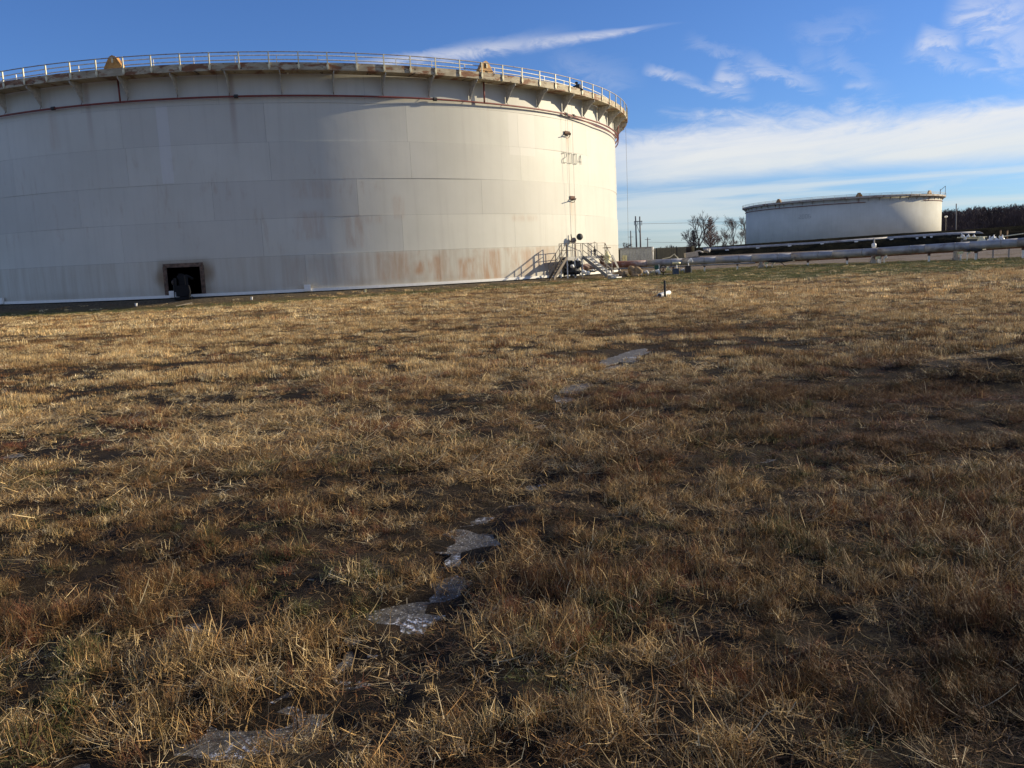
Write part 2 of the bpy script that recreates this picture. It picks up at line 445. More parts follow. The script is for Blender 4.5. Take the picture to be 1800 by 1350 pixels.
def gpt(px, py, z=-0.36):               # photo pixel to the flat field
    d = ray(px, py); t = (z - EYE) / d.z; return (d.x * t, d.y * t)
SWALE = [gpt(*p) for p in [(60, 1500), (200, 1320), (420, 1260), (560, 1210), (640, 1130), (740, 1050), (830, 945), (835, 905), (935, 840), (960, 740), (1000, 675), (1100, 618), (1190, 575)]]
SWALE = np.array(SWALE)
def seg_dist(x, y, P):
    best = np.full(np.shape(x), 1e9)
    for (ax, ay), (bx, by) in zip(P[:-1], P[1:]):
        dx_, dy_ = bx - ax, by - ay; L2 = dx_ * dx_ + dy_ * dy_
        t = np.clip(((x - ax) * dx_ + (y - ay) * dy_) / L2, 0, 1)
        best = np.minimum(best, np.hypot(x - ax - t * dx_, y - ay - t * dy_))
    return best
ICE = [(430, 1265, 110, 44, -.22), (530, 1222, 75, 26, -.3), (150, 1335, 80, 26, -.2), (620, 1140, 30, 22, -.9), (715, 1062, 78, 34, -.3), (790, 1022, 30, 18, -.4), (830, 952, 66, 24, -.05), (829, 906, 18, 7, 0),
       (862, 888, 24, 6, -.2), (921, 841, 15, 5.5, -.1), (955, 831, 22, 2.2, -.1), (400, 1105, 52, 9, -.05), (560, 1015, 32, 9, -.05), (1000, 676, 36, 7, -.2), (975, 690, 28, 5, -.1), (1105, 618, 56, 9, -.17), (1020, 664, 40, 4, -.3), (645, 1168, 16, 12, -.9), (660, 1122, 14, 7, 0), (770, 990, 26, 8, -.2), (870, 930, 20, 8, 0), (905, 872, 16, 4, 0), (940, 780, 14, 3, 0), (962, 735, 18, 3, 0), (985, 705, 22, 4, -.1), (1055, 640, 30, 4, -.2), (300, 1292, 40, 16, -.2), (18, 792, 26, 6, 0), (480, 1195, 30, 10, -.3), (1350, 805, 20, 4, 0)]
icepoly = []
for k, (px, py, a, b_, rot) in enumerate(ICE):
    rd = random.Random(k + 40); pp = []; N_ = 34; ph = [rd.uniform(0, 6.28) for _ in range(4)]
    for i in range(N_):
        t = 2 * pi * i / N_; q = 1 + .22 * sin(2 * t + ph[0]) + .14 * sin(3 * t + ph[1]) + .10 * sin(5 * t + ph[2]) + .07 * sin(9 * t + ph[3])
        x_, y_ = a * q * cos(t), b_ * q * sin(t)
        pp.append(gpt(px + x_ * cos(rot) - y_ * sin(rot), py + x_ * sin(rot) + y_ * cos(rot)))
    icepoly.append(np.array(pp))
ICE_G = []
for P in icepoly:
    c_ = P.mean(0); d_ = P - c_; cov = d_.T @ d_ / len(P); ICE_G.append((c_, np.linalg.inv(cov + np.eye(2) * 2e-4)))
def height(x, y, dips=True):
    x = np.asarray(x, float); y = np.asarray(y, float)
    r = np.hypot(x, y)
    z = -0.36 + 0 * x
    z = z - 0.24 * sst(-x, 4, 24) * sst(y, 18, 42)
    z = z + 0.38 * sst(x + 0.15 * (y - 50), 9, 27) * sst(y, 22, 50)
    z = z + 0.9 * sst(r, 82, 125) * sst(x, 0, 25)
    nf = 1.0 - sst(r, 25, 70)
    z = z + 0.22 * (fbm(x / 7.0, y / 5.0, 3, 3) - 0.5) * sst(r, 2, 12) * (1 - sst(r, 45, 70))
    z = z + 0.075 * (fbm(x / 1.0, y / 0.8, 11, 3) - 0.5) * nf
    z = z + 0.085 * (fbm(x / 0.22, y / 0.20, 23, 2) - 0.5) * (1 - sst(r, 6, 18))
    d = seg_dist(x, y, SWALE)
    z = z - 0.07 * (1 - sst(d, 0.05, 0.55)) * (1 - sst(r, 14, 26))
    if dips:
        for c_, iv in ICE_G:
            ex, ey = x - c_[0], y - c_[1]; q = iv[0, 0] * ex * ex + 2 * iv[0, 1] * ex * ey + iv[1, 1] * ey * ey
        z = z - (.038 + .05 * fbm(x / .13, y / .13, 201, 2)) * np.exp(-(q / 2.4) ** 2)
    # dip at the right of the field
    hx, hy = gpt(1690, 680); z = z - 0.16 * np.exp(-(((x - hx) / 1.9) ** 2 + ((y - hy) / 0.8) ** 2))
    hx, hy = gpt(1720, 655); z = z + 0.16 * np.exp(-(((x - hx - .8) / 1.6) ** 2 + ((y - hy - .2) / 0.7) ** 2))
    # pad the tank stands on
    rt = np.hypot(x - TC.x, y - TC.y)
    pad = sst(rt, R1 + 0.7, R1 + 3.6)
    z = (-0.05 + 0.05 * (fbm(x / 0.6, y / 0.6, 5, 3) - .5)) * (1 - pad) + z * pad
    return z
def hgt(x, y): return float(height(np.array([x]), np.array([y]))[0])

# ground zones -> colour attribute of the soil
def zones(x, y):
    r = np.hypot(x, y); rt = np.hypot(x - TC.x, y - TC.y)
    g1 = sst(rt, R1 + 2.0, R1 + 3.0) * (1 - sst(rt, R1 + 5.0, R1 + 8.0))
    g2 = sst(x * 0.55 + y + 4 * (fbm(x / 6, y / 3, 41, 3) - .5) * 2, 52, 57) * sst(x, 7, 13)
    green = np.clip(np.maximum(g1 * .85, g2), 0, 1)
    dirt = 1 - sst(rt, R1 + 1.6, R1 + 2.6)
    pd = PIPE_D(x, y)
    gravel = np.clip(sst(pd, 4.5, 8.5), 0, 1)
    return green, dirt, gravel
PIPE_PX = [(1018, 471.0, 71.0), (1060, 466.3, 72.0), (1180, 461.0, 71.5), (1300, 455.2, 69.5), (1440, 448.6, 66.5), (1600, 438.6, 61.5), (1760, 428.4, 58.0), (1950, 414, 54.5), (2200, 398, 50.0)]
PIPE = [at(*p) for p in PIPE_PX]
def PIPE_D(x, y):                       # signed: positive beyond the pipeline
    xs = np.array([p.x for p in PIPE]); ys = np.array([p.y for p in PIPE])
    yy = np.interp(x, xs, ys)
    return np.where(x > xs[0] - 3, y - yy, -50.0)

def ground_mesh():
    rad = [0.25]
    while rad[-1] < 90: rad.append(rad[-1] * 1.0125 + 0.012)
    while rad[-1] < 6500: rad.append(rad[-1] * 1.06)
    an = np.concatenate([np.arange(-48, 48, 0.32), np.arange(48, 312, 4.0)]) * pi / 180
    rad = np.array(rad); n = len(an)
    Rr, Aa = np.meshgrid(rad, an, indexing='ij')
    X, Y = Rr * np.sin(Aa), Rr * np.cos(Aa); Z = height(X, Y)
    vs = np.stack([X, Y, Z], -1).reshape(-1, 3)
    vs = np.vstack([vs, [0, 0, float(Z[0].mean())]])
    nr = len(rad)
    I, J = np.meshgrid(np.arange(nr - 1), np.arange(n), indexing='ij'); J2 = (J + 1) % n
    fs = np.stack([I * n + J, I * n + J2, (I + 1) * n + J2, (I + 1) * n + J], -1).reshape(-1, 4)[:, ::-1]
    me = bpy.data.meshes.new('ground'); 
    faces = fs.tolist() + [(nr * n, j, (j + 1) % n)[::-1] for j in range(n)]
    me.from_pydata(vs.tolist(), [], faces)
    me.polygons.foreach_set('use_smooth', [True] * len(me.polygons))
    g, d, gr = zones(vs[:, 0], vs[:, 1])
    at_ = me.color_attributes.new('zone', 'FLOAT_COLOR', 'POINT')
    buf = np.ones((len(vs), 4), np.float32); buf[:, 0] = g; buf[:, 1] = d; buf[:, 2] = gr
    at_.data.foreach_set('color', buf.ravel())
    return me
mt, n, b = newmat('winter_field_soil')
co = n.node('ShaderNodeTexCoord').outputs['Object']
zn = n.node('ShaderNodeAttribute', attribute_name='zone'); zr, zg, zb = n.sep(zn.outputs['Color'])
n1, n2, n3 = n.noise(co, 0.5, 6, 0.6), n.noise(co, 7.0, 6, 0.65), n.noise(co, 60.0, 5, 0.75)
soil = n.mix(n.sm(n2, .3, .7), (0.012, 0.009, 0.006), (0.036, 0.026, 0.016))
soil = n.mix(n.sm(n3, .6, .8), soil, (0.16, 0.115, 0.06))
soil = n.mix(n.mul(n.sm(n1, .4, .65), .5), soil, (0.07, 0.045, 0.024))
px_, py_, pz_ = n.sep(co)
far = n.sm(py_, 14, 40)
soil = n.mix(n.mul(far, .6), soil, n.mix(n2, (0.15, 0.10, 0.052), (0.30, 0.21, 0.115)))
soil = n.mix(zr, soil, n.mix(n2, (0.07, 0.07, 0.025), (0.20, 0.175, 0.07)))
soil = n.mix(zg, soil, n.mix(n.sm(n2, .35, .65), (0.05, 0.04, 0.028), (0.17, 0.135, 0.085)))
grv = n.mix(n.sm(n2, .3, .7), (0.15, 0.12, 0.095), (0.235, 0.19, 0.155))
grv = n.mix(n.sm(n.noise(co, 0.22, 5, .6), .5, .62), grv, (0.13, 0.095, 0.05))
soil = n.mix(zb, soil, grv)
n.l.new(soil, b.inputs['Base Color']); b.inputs['Roughness'].default_value = 0.95; b.inputs['Specular IOR Level'].default_value = 0.15
n.l.new(n.bump(n.add(n2, n.mul(n3, .7)), 1.0, 0.06), b.inputs['Normal'])
M_soil = mt
gm = ground_mesh(); gm.materials.append(M_soil)
ground = bpy.data.objects.new('ground', gm); COL.objects.link(ground); tag(ground, kind='structure')

# ---------------------------------------------------------------- main tank
def ringpt(az_, r, z, c=TC): return Vector((c.x + r * sin(az_), c.y + r * cos(az_), z))
def arc_band(mb, r, a0, a1, z0, z1, steps, thick=0.01, bulge=0.0):
    """curved plate between two azimuths, centre at origin"""
    b_ = len(mb.v)
    for i in range(steps + 1):
        t = i / steps; a = a0 + (a1 - a0) * t; rr = r + bulge * sin(pi * t)
        for z in (z0, z1): mb.v.append((rr * sin(a), rr * cos(a), z))
    for i in range(steps):
        mb.f.append((b_ + 2 * i, b_ + 2 * i + 1, b_ + 2 * i + 3, b_ + 2 * i + 2)[::-1])
    # edges turned inwards, with vertices of their own so the face keeps its shading
    e = len(mb.v)
    for i in range(steps + 1):
        t = i / steps; a = a0 + (a1 - a0) * t; rr = r + bulge * sin(pi * t)
        for z in (z0, z1):
            mb.v.append((rr * sin(a), rr * cos(a), z)); mb.v.append(((r - thick) * sin(a), (r - thick) * cos(a), z))
    for i in range(steps):
        q = e + 4 * i
        mb.f.append((q, q + 4, q + 5, q + 1)); mb.f.append((q + 2, q + 3, q + 7, q + 6))
    mb.f.append((e, e + 1, e + 3, e + 2)); k = e + 4 * steps
    mb.f.append((k, k + 2, k + 3, k + 1))
tank = thing('storage_tank', 'huge round white oil tank with rust streaks and the number 2004, filling the left', 'storage tank', TC)
NPL = 21; dA = 2 * pi / NPL
seam_px = {0: (538, 480), 1: (708, 410), 2: (629, 350), 3: (722, 280), 4: (715, 220), 5: (640, 150)}
# door opening
dAz0, _ = shell_azimuth(292.5, 500); dAz1, _ = shell_azimuth(357, 495); DZ = 2.05
dAz0 %= 2 * pi; dAz1 %= 2 * pi
if dAz0 < dAz1: dAz0, dAz1 = dAz1, dAz0      # azimuth decreases to the right
rp = random.Random(5)
for k in range(6):
    a_s = shell_azimuth(*seam_px[k])[0] % (2 * pi)
    rk = R1 - 0.012 * k
    for j in range(NPL):
        a1 = a_s + dA * j; a0 = a1 + dA
        g = 0.00016
        mb = MB(); blg = rp.uniform(-0.034, 0.034)
        lo, hi = a1 + g, a0 - g
        z0, z1 = 2.44 * k + 0.004, 2.44 * (k + 1) - 0.005
        def norm(a):
            a %= 2 * pi; return a
        lo_n, hi_n = norm(lo), norm(lo) + (hi - lo)
        if k == 0 and lo_n < dAz1 and hi_n > dAz0:
            arc_band(mb, rk, lo_n, dAz1, z0, z1, 8, bulge=0); arc_band(mb, rk, dAz0, hi_n, z0, z1, 8, bulge=0)
            arc_band(mb, rk, dAz1, dAz0, DZ, z1, 4, bulge=0)
        elif k == 0 and (lo_n < dAz1 < hi_n or lo_n < dAz0 < hi_n):
            # opening crosses a plate joint: cut the part that falls in it
            if lo_n < dAz1 < hi_n: arc_band(mb, rk, lo_n, dAz1, z0, z1, 12); arc_band(mb, rk, dAz1, hi_n, DZ, z1, 4)
            else: arc_band(mb, rk, dAz0, hi_n, z0, z1, 12); arc_band(mb, rk, lo_n, dAz0, DZ, z1, 4)
        else:
            arc_band(mb, rk, lo_n, hi_n, z0, z1, 16, bulge=blg)
        mb.build('shell_plate', M_shell, tank, smooth=False)
# smooth shading only along the plate faces
for o in tank.children:
    ps = o.data.polygons
    for p in ps: p.use_smooth = p.area > 0.2 and abs(p.normal.z) < 0.3
# backing cylinder behind the joints with the opening left free, closing roof
mb = MB(); N_ = 240
angs = [dAz0 + (2 * pi - (dAz0 - dAz1)) * i / N_ for i in range(N_ + 1)]
b_ = len(mb.v)
for a in angs:
    for z in (-.6, 14.55): mb.v.append(((R1 - .12) * sin(a), (R1 - .12) * cos(a), z))
for i in range(N_): mb.f.append((2 * i, 2 * i + 2, 2 * i + 3, 2 * i + 1))
b_ = len(mb.v)
for i in range(5):
    a = dAz1 + (dAz0 - dAz1) * i / 4
    for z in (DZ, 14.55): mb.v.append(((R1 - .12) * sin(a), (R1 - .12) * cos(a), z))
for i in range(4): mb.f.append((b_ + 2 * i, b_ + 2 * i + 2, b_ + 2 * i + 3, b_ + 2 * i + 1))
b_ = len(mb.v)
for z in (11.5,):
    for i in range(96): mb.v.append(((R1 - .12) * sin(2 * pi * i / 96), (R1 - .12) * cos(2 * pi * i / 96), z))
mb.f.append(tuple(range(b_, b_ + 96)))
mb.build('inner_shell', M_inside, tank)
# base ring
def ring(mb, prof, a0, a1, steps):
    b_ = len(mb.v); m_ = len(prof)
    full = abs(abs(a1 - a0) - 2 * pi) < 1e-6
    cnt = steps if full else steps + 1
    for i in range(cnt):
        a = a0 + (a1 - a0) * i / steps
        for r, z in prof: mb.v.append((r * sin(a), r * cos(a), z))
    for i in range(steps):
        i2 = (i + 1) % cnt
        for k in range(m_):
            k2 = (k + 1) % m_
            mb.f.append((b_ + i * m_ + k, b_ + i2 * m_ + k, b_ + i2 * m_ + k2, b_ + i * m_ + k2))
sp = lambda px, py: shell_azimuth(px, py)[0] % (2 * pi)
ax0, ax1 = sp(332, 518), sp(313, 520)
mb = MB(); rr_ = R1 + .02
ring(mb, [(R1 + .004, 0.02), (R1 + .17, 0.02), (R1 + .17, 0.20), (R1 + .004, 0.20)], ax0 - (2 * pi - 0.02) + 0.0, ax0, 300)
mb.build('base_ring', M_whiteclean, tank)
for px in (4, 304, 540):
    a = sp(px, 500); mb = MB(); p = ringpt(a, R1 + .19, 0.27, Vector((0, 0, 0)))
    mb.box(p, (.42, .16, .42), -a); mb.build('ring_box', M_whiteclean, tank)
# door frame
for a in (dAz0, dAz1):
    mb = MB(); p = ringpt(a, R1 + .02, DZ / 2 + .1, Vector((0, 0, 0))); mb.box(p, (.26, .06, DZ - .15), -a); jb = mb.build('opening_jamb', M_darkrust, tank)
    for k in range(9):
        mb = MB(); q = ringpt(a, R1 + .05, .3 + k * .22, Vector((0, 0, 0))); mb.lathe([(.03, 0), (.03, .03)], q, (sin(a), cos(a), 0), 6); mb.build('bolt', M_rust, jb)
mb = MB(); mb.bar(ringpt(dAz0 + .003, R1 + .025, DZ + .07, Vector()), ringpt(dAz1 - .003, R1 + .025, DZ + .07, Vector()), .06, .26)
mb.build('opening_lintel', M_darkrust, tank)
# wind girder and brackets
RD = R1 + 1.15
mb = MB()
ring(mb, [(R1 + .01, 14.0), (RD, 14.0), (RD, 14.46), (RD - .03, 14.46), (RD - .03, 14.06), (R1 + .01, 14.06)], 0, 2 * pi, 200)
mb.build('wind_girder', M_deck, tank)
mb = MB()
ring(mb, [(R1 - .10, 14.5), (R1 + .06, 14.5), (R1 + .06, 14.62), (R1 - .10, 14.62)], 0, 2 * pi, 200)
mb.build('top_rim', M_rust, tank)
br_a = sp(585, 150); NB = 60
mb = MB(); a = 0
# bracket mesh in a local frame: x tangent, y outwards, origin at tank centre
vs = []
for sx in (-.02, .02):
    vs += [(sx, R1 - .01, 13.995), (sx, RD - .05, 13.995), (sx, RD - .05, 13.84), (sx, R1 + .75, 13.62), (sx, R1 + .12, 12.86), (sx, R1 - .01, 12.76)]
mb.addm(vs, [tuple(range(6))[::-1], tuple(range(6, 12))] + [(i, (i + 1) % 6, (i + 1) % 6 + 6, i + 6) for i in range(6)])
brm = mb.mesh('girder_bracket', simple('bracket_paint', (0.52, 0.50, 0.44), 0.6, rust=0.2))
for i in range(NB):
    o = bpy.data.objects.new('girder_bracket', brm); COL.objects.link(o); o.parent = tank
    o.rotation_euler.z = -(br_a + 2 * pi * i / NB)
# outer rail: top rail + a post each half bay
ZR = 15.08
mb = MB(); mb.tube([ringpt(2 * pi * i / 240, RD + .02, ZR, Vector()) for i in range(240)], .032, 6, closed=True)
mb.build('top_rail', M_rail, tank, True)
mb = MB(); mb.box((0, RD + .035, 14.57), (.075, .07, 1.06)); mb.box((0, RD + .05, 14.22), (.15, .03, .22))
pm = mb.mesh('rail_post', M_postpaint)
pa = sp(572, 100)
for i in range(112):
    o = bpy.data.objects.new('rail_post', pm); COL.objects.link(o); o.parent = tank
    o.rotation_euler.z = -(pa + 2 * pi * i / 112 + rp.uniform(-.0006, .0006))
# inner rails on the rim
for zz, nm in ((15.13, 'inner_rail'), (14.86, 'inner_rail')):
    mb = MB(); mb.tube([ringpt(2 * pi * i / 240, R1 + .08, zz, Vector()) for i in range(240)], .038, 6, closed=True)
    mb.build(nm, M_railwhite, tank, True)
mb = MB(); mb.bar((0, R1 + .08, 14.6), (0, R1 + .08, 15.12), .05, .05); pm = mb.mesh('inner_post', M_railwhite)
ia = sp(486, 100)
for i in range(76):
    o = bpy.data.objects.new('inner_post', pm); COL.objects.link(o); o.parent = tank
    o.rotation_euler.z = -(ia + 2 * pi * i / 76)
# foam pipes
PZ = 12.60
mb = MB(); mb.tube([ringpt(2 * pi * i / 260, R1 + .22, PZ, Vector()) for i in range(260)], .062, 8, closed=True)
mb.build('foam_pipe', M_red, tank, True)
a_s, a_e = sp(985, 203), sp(1080, 230) - 0.35
mb = MB(); mb.tube([ringpt(a_s + (a_e - a_s) * i / 60, R1 + .24, PZ - .02 - .34 * min(1, i / 14), Vector()) for i in range(61)], .055, 8)
mb.build('foam_pipe', M_red, tank, True)
for px, py in ((991, 203), (1004, 206), (762, 173), (98, 189), (416, 168)):
    a = sp(px, py); mb = MB(); mb.tube([ringpt(a - .004, R1 + .22, PZ, Vector()), ringpt(a + .004, R1 + .22, PZ, Vector())], .12, 10)
    mb.build('pipe_coupling', M_dark, tank)
for i in range(NB):                      # hangers
    a = br_a + 2 * pi * i / NB
    if 90 < math.degrees(a % (2 * pi)) < 250:
        mb = MB(); mb.tube([ringpt(a, R1 + .1, 12.85, Vector()), ringpt(a, R1 + .22, 12.62, Vector())], .018, 5); mb.build('pipe_hanger', M_rust, tank)
def foam_chamber(px, lit):
    a = sp(px, 140)
    mb = MB(); mb.tube([ringpt(a, R1 + .24, PZ, Vector()), ringpt(a, R1 + .27, 14.0, Vector())], .06, 8)
    mb.build('foam_riser', M_red, tank, True)
    M = Matrix.Rotation(-a, 3, 'Z'); mb = MB()
    vs = [(-.6, 0, 0), (.6, 0, 0), (.6, 0, .22), (.22, 0, .82), (.0, 0, .92), (-.22, 0, .82), (-.6, 0, .22)]
    vs = [Vector((x, .05, z)) for x, _, z in vs] + [Vector((x, -.35, z)) for x, _, z in vs]
    off = Vector((0, R1 + .6, 14.47))
    mb.addm([M @ (v + off) for v in vs], [tuple(range(7)), tuple(range(13, 6, -1))] + [(i, i + 7, (i + 1) % 7 + 7, (i + 1) % 7) for i in range(7)])
    ch = mb.build('foam_chamber', M_yellow, tank)
    mb = MB(); mb.box(M @ (off + Vector((-.02, .09, .6))), (.1, .06, .34), -a); mb.build('chamber_rib', M_postpaint, ch)
    mb = MB(); mb.box(M @ (off + Vector((0, .09, .1))), (1.16, .06, .16), -a); mb.build('chamber_flange', M_yellow, ch)
foam_chamber(211, 0); foam_chamber(846, 1)
mb = MB(); a = sp(1083, 230) + .01; mb.tube([ringpt(a, R1 + .25, 12.3, Vector()), ringpt(a, R1 + .3, 13.9, Vector())], .07, 8); mb.build('foam_riser', M_red, tank, True)
# painted number on the shell, as thin strokes
def digits(txt, az_c, zc, h, wd, gap, R_, parent, mat, c=Vector((0, 0, 0))):
    G = {'0': [((0, 0), (0, 1)), ((0, 1), (1, 1)), ((1, 1), (1, 0)), ((1, 0), (0, 0))],
         '2': [((0, .82), (0, 1)), ((0, 1), (1, 1)), ((1, 1), (1, .62)), ((1, .62), (0, .3)), ((0, .3), (0, 0)), ((0, 0), (1, 0))],
         '4': [((.75, 0), (.75, 1)), ((.75, 1), (0, .3)), ((0, .3), (1, .3))],
         '6': [((1, 1), (0, 1)), ((0, 1), (0, 0)), ((0, 0), (1, 0)), ((1, 0), (1, .5)), ((1, .5), (0, .5))]}
    tot = len(txt) * wd + (len(txt) - 1) * gap; s0 = -tot / 2
    for ch in txt:
        mb = MB()
        for (x0, z0), (x1, z1) in G[ch]:
            P = [ringpt(az_c - (s0 + x * wd) / R_, R_ + .02, zc + (z - .5) * h, c) for x, z in ((x0, z0), (x1, z1))]
            mb.bar(P[0], P[1], .012, h * .05, up=(sin(az_c), cos(az_c), 0)) if False else mb.tube(P, h * .026, 5)
        mb.build('painted_digit', mat, parent); s0 += wd + gap
sa, sz = shell_azimuth(1006.5, 279)
digits('2004', sa, sz, .76, .46, .36, R1, tank, M_figures)
# brackets and gauge cables on the shell
for px, py, ex in ((996, 236, .35), (1005, 350, .75)):
    a, z = shell_azimuth(px, py); a %= 2 * pi
    mb = MB(); M = Matrix.Rotation(-a, 3, 'Z')
    def L(x, y, z_): return M @ Vector((x, R1 + y, z + z_))
    mb.bar(L(-.45, .03, .1), L(.3, .03, .1), .05, .28); mb.bar(L(-.45, .05, -.02), L(.1, .42, -.02), .07, .06)
    mb.bar(L(.3, .05, -.02), L(.1, .42, -.02), .07, .06); mb.bar(L(.1, .42, -.02), L(.1 + ex * .6, .42 + ex * .4, -.02), .06, .05)
    mb.bar(L(-.3, .0, -.25), L(.0, .35, -.03), .04, .04)
    mb.build('shell_bracket', M_rust, tank)
for px in (992, 1000):
    a = sp(px, 210); mb = MB()
    mb.tube([ringpt(a, R1 + .30, 14.0, Vector()), ringpt(a - .0008, R1 + .26, 7.0, Vector()), ringpt(a, R1 + .26, 2.9, Vector())], .009, 5)
    mb.build('gauge_cable', M_cable, tank)
# float gauge head at the foot of the cables
a, z = shell_azimuth(1003, 419); g = ringpt(a, R1 + .4, z - .05, Vector())
gh = MB().lathe([(.05, -.02), (.25, 0), (.27, .1), (.24, .22), (.1, .26)], g + Vector((.35, 0, .12)), (.35, -.9, .1), 18).build('gauge_head', M_dark, tank, True)
mb = MB(); mb.lathe([(.08, -.22), (.19, -.15), (.22, .08), (.12, .22), (.06, .32)], g + Vector((-.12, 0, -.12)), (-.75, -.3, -.35), 14); mb.tube([g + Vector((-.25, 0, 0)), g + Vector((-.3, 0, .36))], .05, 6)
mb.build('gauge_motor', simple('grey_brown_motor', (.20, .16, .14), .6), tank, True)
mb = MB(); mb.tube([g + Vector((.0, 0, -.1)), g + Vector((.0, 0, -2.4))], .06, 8); mb.build('gauge_stand', M_rust, tank, True)
# black instrument on the girder
a = sp(997, 150); q = ringpt(a, RD - .25, 14.5, Vector())
mb = MB(); mb.box(q + Vector((.1, 0, .18)), (.5, .3, .26), -a + .3); mb.bar(q + Vector((-.6, 0, -.02)), q + Vector((0, 0, .25)), .14, .14)
mb.lathe([(.04, 0), (.13, .03), (.13, .13), (.04, .17)], q + Vector((-.05, 0, .36)), (0, 0, 1), 10); mb.bar(q + Vector((.2, 0, 0)), q + Vector((.45, 0, -.1)), .16, .1)
mb.build('deck_instrument', M_dark, tank)
# loose cable from the girder edge
a = sp(1081.5, 300) - .12
p1 = at(1099.5, 212, 83.5) - TC; p2 = at(1104.5, 436, 83.5) - TC
mb = MB(); mb.tube([p1, (p1 + p2) / 2 + Vector((.03, 0, 0)), p2], .014, 5); mb.build('hanging_cable', M_cable, tank)
mb = MB(); p = ringpt(sp(506, 131), R1 + .3, 13.9, Vector()); mb.lathe([(.05, 0), (.07, .05), (.05, .1)], p, (0, 0, 1), 8); mb.build('small_lamp', M_whiteclean, tank)

# ---------------------------------------------------------------- far tank
c2az = radians(21.16); D2 = 318.0
C2 = Vector((D2 * sin(c2az), D2 * cos(c2az), 1.9)); R2 = D2 * sin(radians(5.615))
tank2 = thing('storage_tank', 'smaller-looking white round tank with railing and number, far right in front of the wood', 'storage tank', C2)
H2 = 14.64
mb = MB(); ring(mb, [(R2 - .1, -2.0), (R2, -2.0), (R2, H2), (R2 - .1, H2)], 0, 2 * pi, 160); mb.build('shell', M_shell2, tank2, True)
for p in tank2.children[0].data.polygons: p.use_smooth = True
mb = MB(); mb.addm([((R2 - .05) * sin(2 * pi * i / 96), (R2 - .05) * cos(2 * pi * i / 96), 12.0) for i in range(96)], [tuple(range(96))]); mb.build('floating_roof', M_inside, tank2)
RD2 = R2 + 1.15
M_deck2 = simple('far_girder_paint', (0.42, 0.38, 0.32), 0.7, rust=.4, rscale=.6)
mb = MB(); ring(mb, [(R2, 13.9), (RD2, 13.9), (RD2, 14.4), (RD2 - .05, 14.4), (RD2 - .05, 13.96), (R2, 13.96)], 0, 2 * pi, 160); mb.build('wind_girder', M_deck2, tank2)
mb = MB()
vs = []
for sx in (-.03, .03): vs += [(sx, R2 - .01, 13.89), (sx, RD2 - .25, 13.89), (sx, R2 + .1, 13.1), (sx, R2 - .01, 12.75)]
mb.addm(vs, [(3, 2, 1, 0), (4, 5, 6, 7)] + [(i, (i + 1) % 4, (i + 1) % 4 + 4, i + 4) for i in range(4)])
bm2 = mb.mesh('girder_bracket', M_deck2)
mb = MB(); mb.box((0, RD2 + .02, 14.5), (.07, .05, 1.15)); pm2 = mb.mesh('rail_post', M_postpaint)
for i in range(60):
    for me_, nm in ((bm2, 'girder_bracket'), (pm2, 'rail_post')):
        o = bpy.data.objects.new(nm, me_); COL.objects.link(o); o.parent = tank2; o.rotation_euler.z = 2 * pi * i / 60
for zz, rr in ((15.1, RD2), (14.78, RD2)):
    mb = MB(); mb.tube([ringpt(2 * pi * i / 160, rr, zz, Vector()) for i in range(160)], .05, 5, closed=True); mb.build('top_rail', M_rail, tank2)
def T2az(px):
    # azimuth on tank 2 of the shell point seen at photo column px
    av = azel(px, 380)[0]; dlt = av - c2az; psi = math.asin(D2 * sin(dlt) / R2) - dlt
    return c2az + pi - psi
def arcpipe(a0, a1, z, parent, n=60):
    mb = MB(); mb.tube([ringpt(a0 + (a1 - a0) * i / n, R2 + .2, z, Vector()) for i in range(n + 1)], .09, 5); mb.build('foam_pipe', M_red, parent, True)
arcpipe(T2az(1312) + .5, T2az(1521), 12.65, tank2); arcpipe(T2az(1622), T2az(1652) - .5, 12.65, tank2)
for px in (1371, 1509, 1630):
    a = T2az(px); M = Matrix.Rotation(-a, 3, 'Z'); off = Vector((0, R2 + .7, 14.4)); mb = MB()
    vs = [(-.9, 0), (.9, 0), (.9, .3), (.35, 1.15), (-.35, 1.15), (-.9, .3)]
    vv = [Vector((x, .1, z)) for x, z in vs] + [Vector((x, -.4, z)) for x, z in vs]
    mb.addm([M @ (v + off) for v in vv], [tuple(range(6)), tuple(range(11, 5, -1))] + [(i, i + 6, (i + 1) % 6 + 6, (i + 1) % 6) for i in range(6)])
    mb.build('foam_chamber', M_yellow, tank2)
    mb = MB(); mb.tube([ringpt(a, R2 + .3, 12.6, Vector()), ringpt(a, R2 + .5, 14.4, Vector())], .09, 5); mb.build('foam_riser', M_red, tank2)
a2 = T2az(1414.5); digits('2006', a2, 1.35 + (hor(1414) - 387.5) / F * (D2 - R2) / cos(radians(19)) - 1.9, 1.15, .62, .42, R2, tank2, M_figures)
mb = MB(); a = T2az(1645); q = ringpt(a, RD2, 14.4, Vector()); mb.bar(q, q + Vector((0, 0, 1.6)), .15, .15); mb.bar(q + Vector((0, 0, 1.2)), q + Vector((1.6, 0, 2.5)), .12, .12); mb.bar(q + Vector((1.6, 0, 2.5)), q + Vector((1.6, 0, 0)), .1, .1); mb.build('davit', M_rail, tank2)

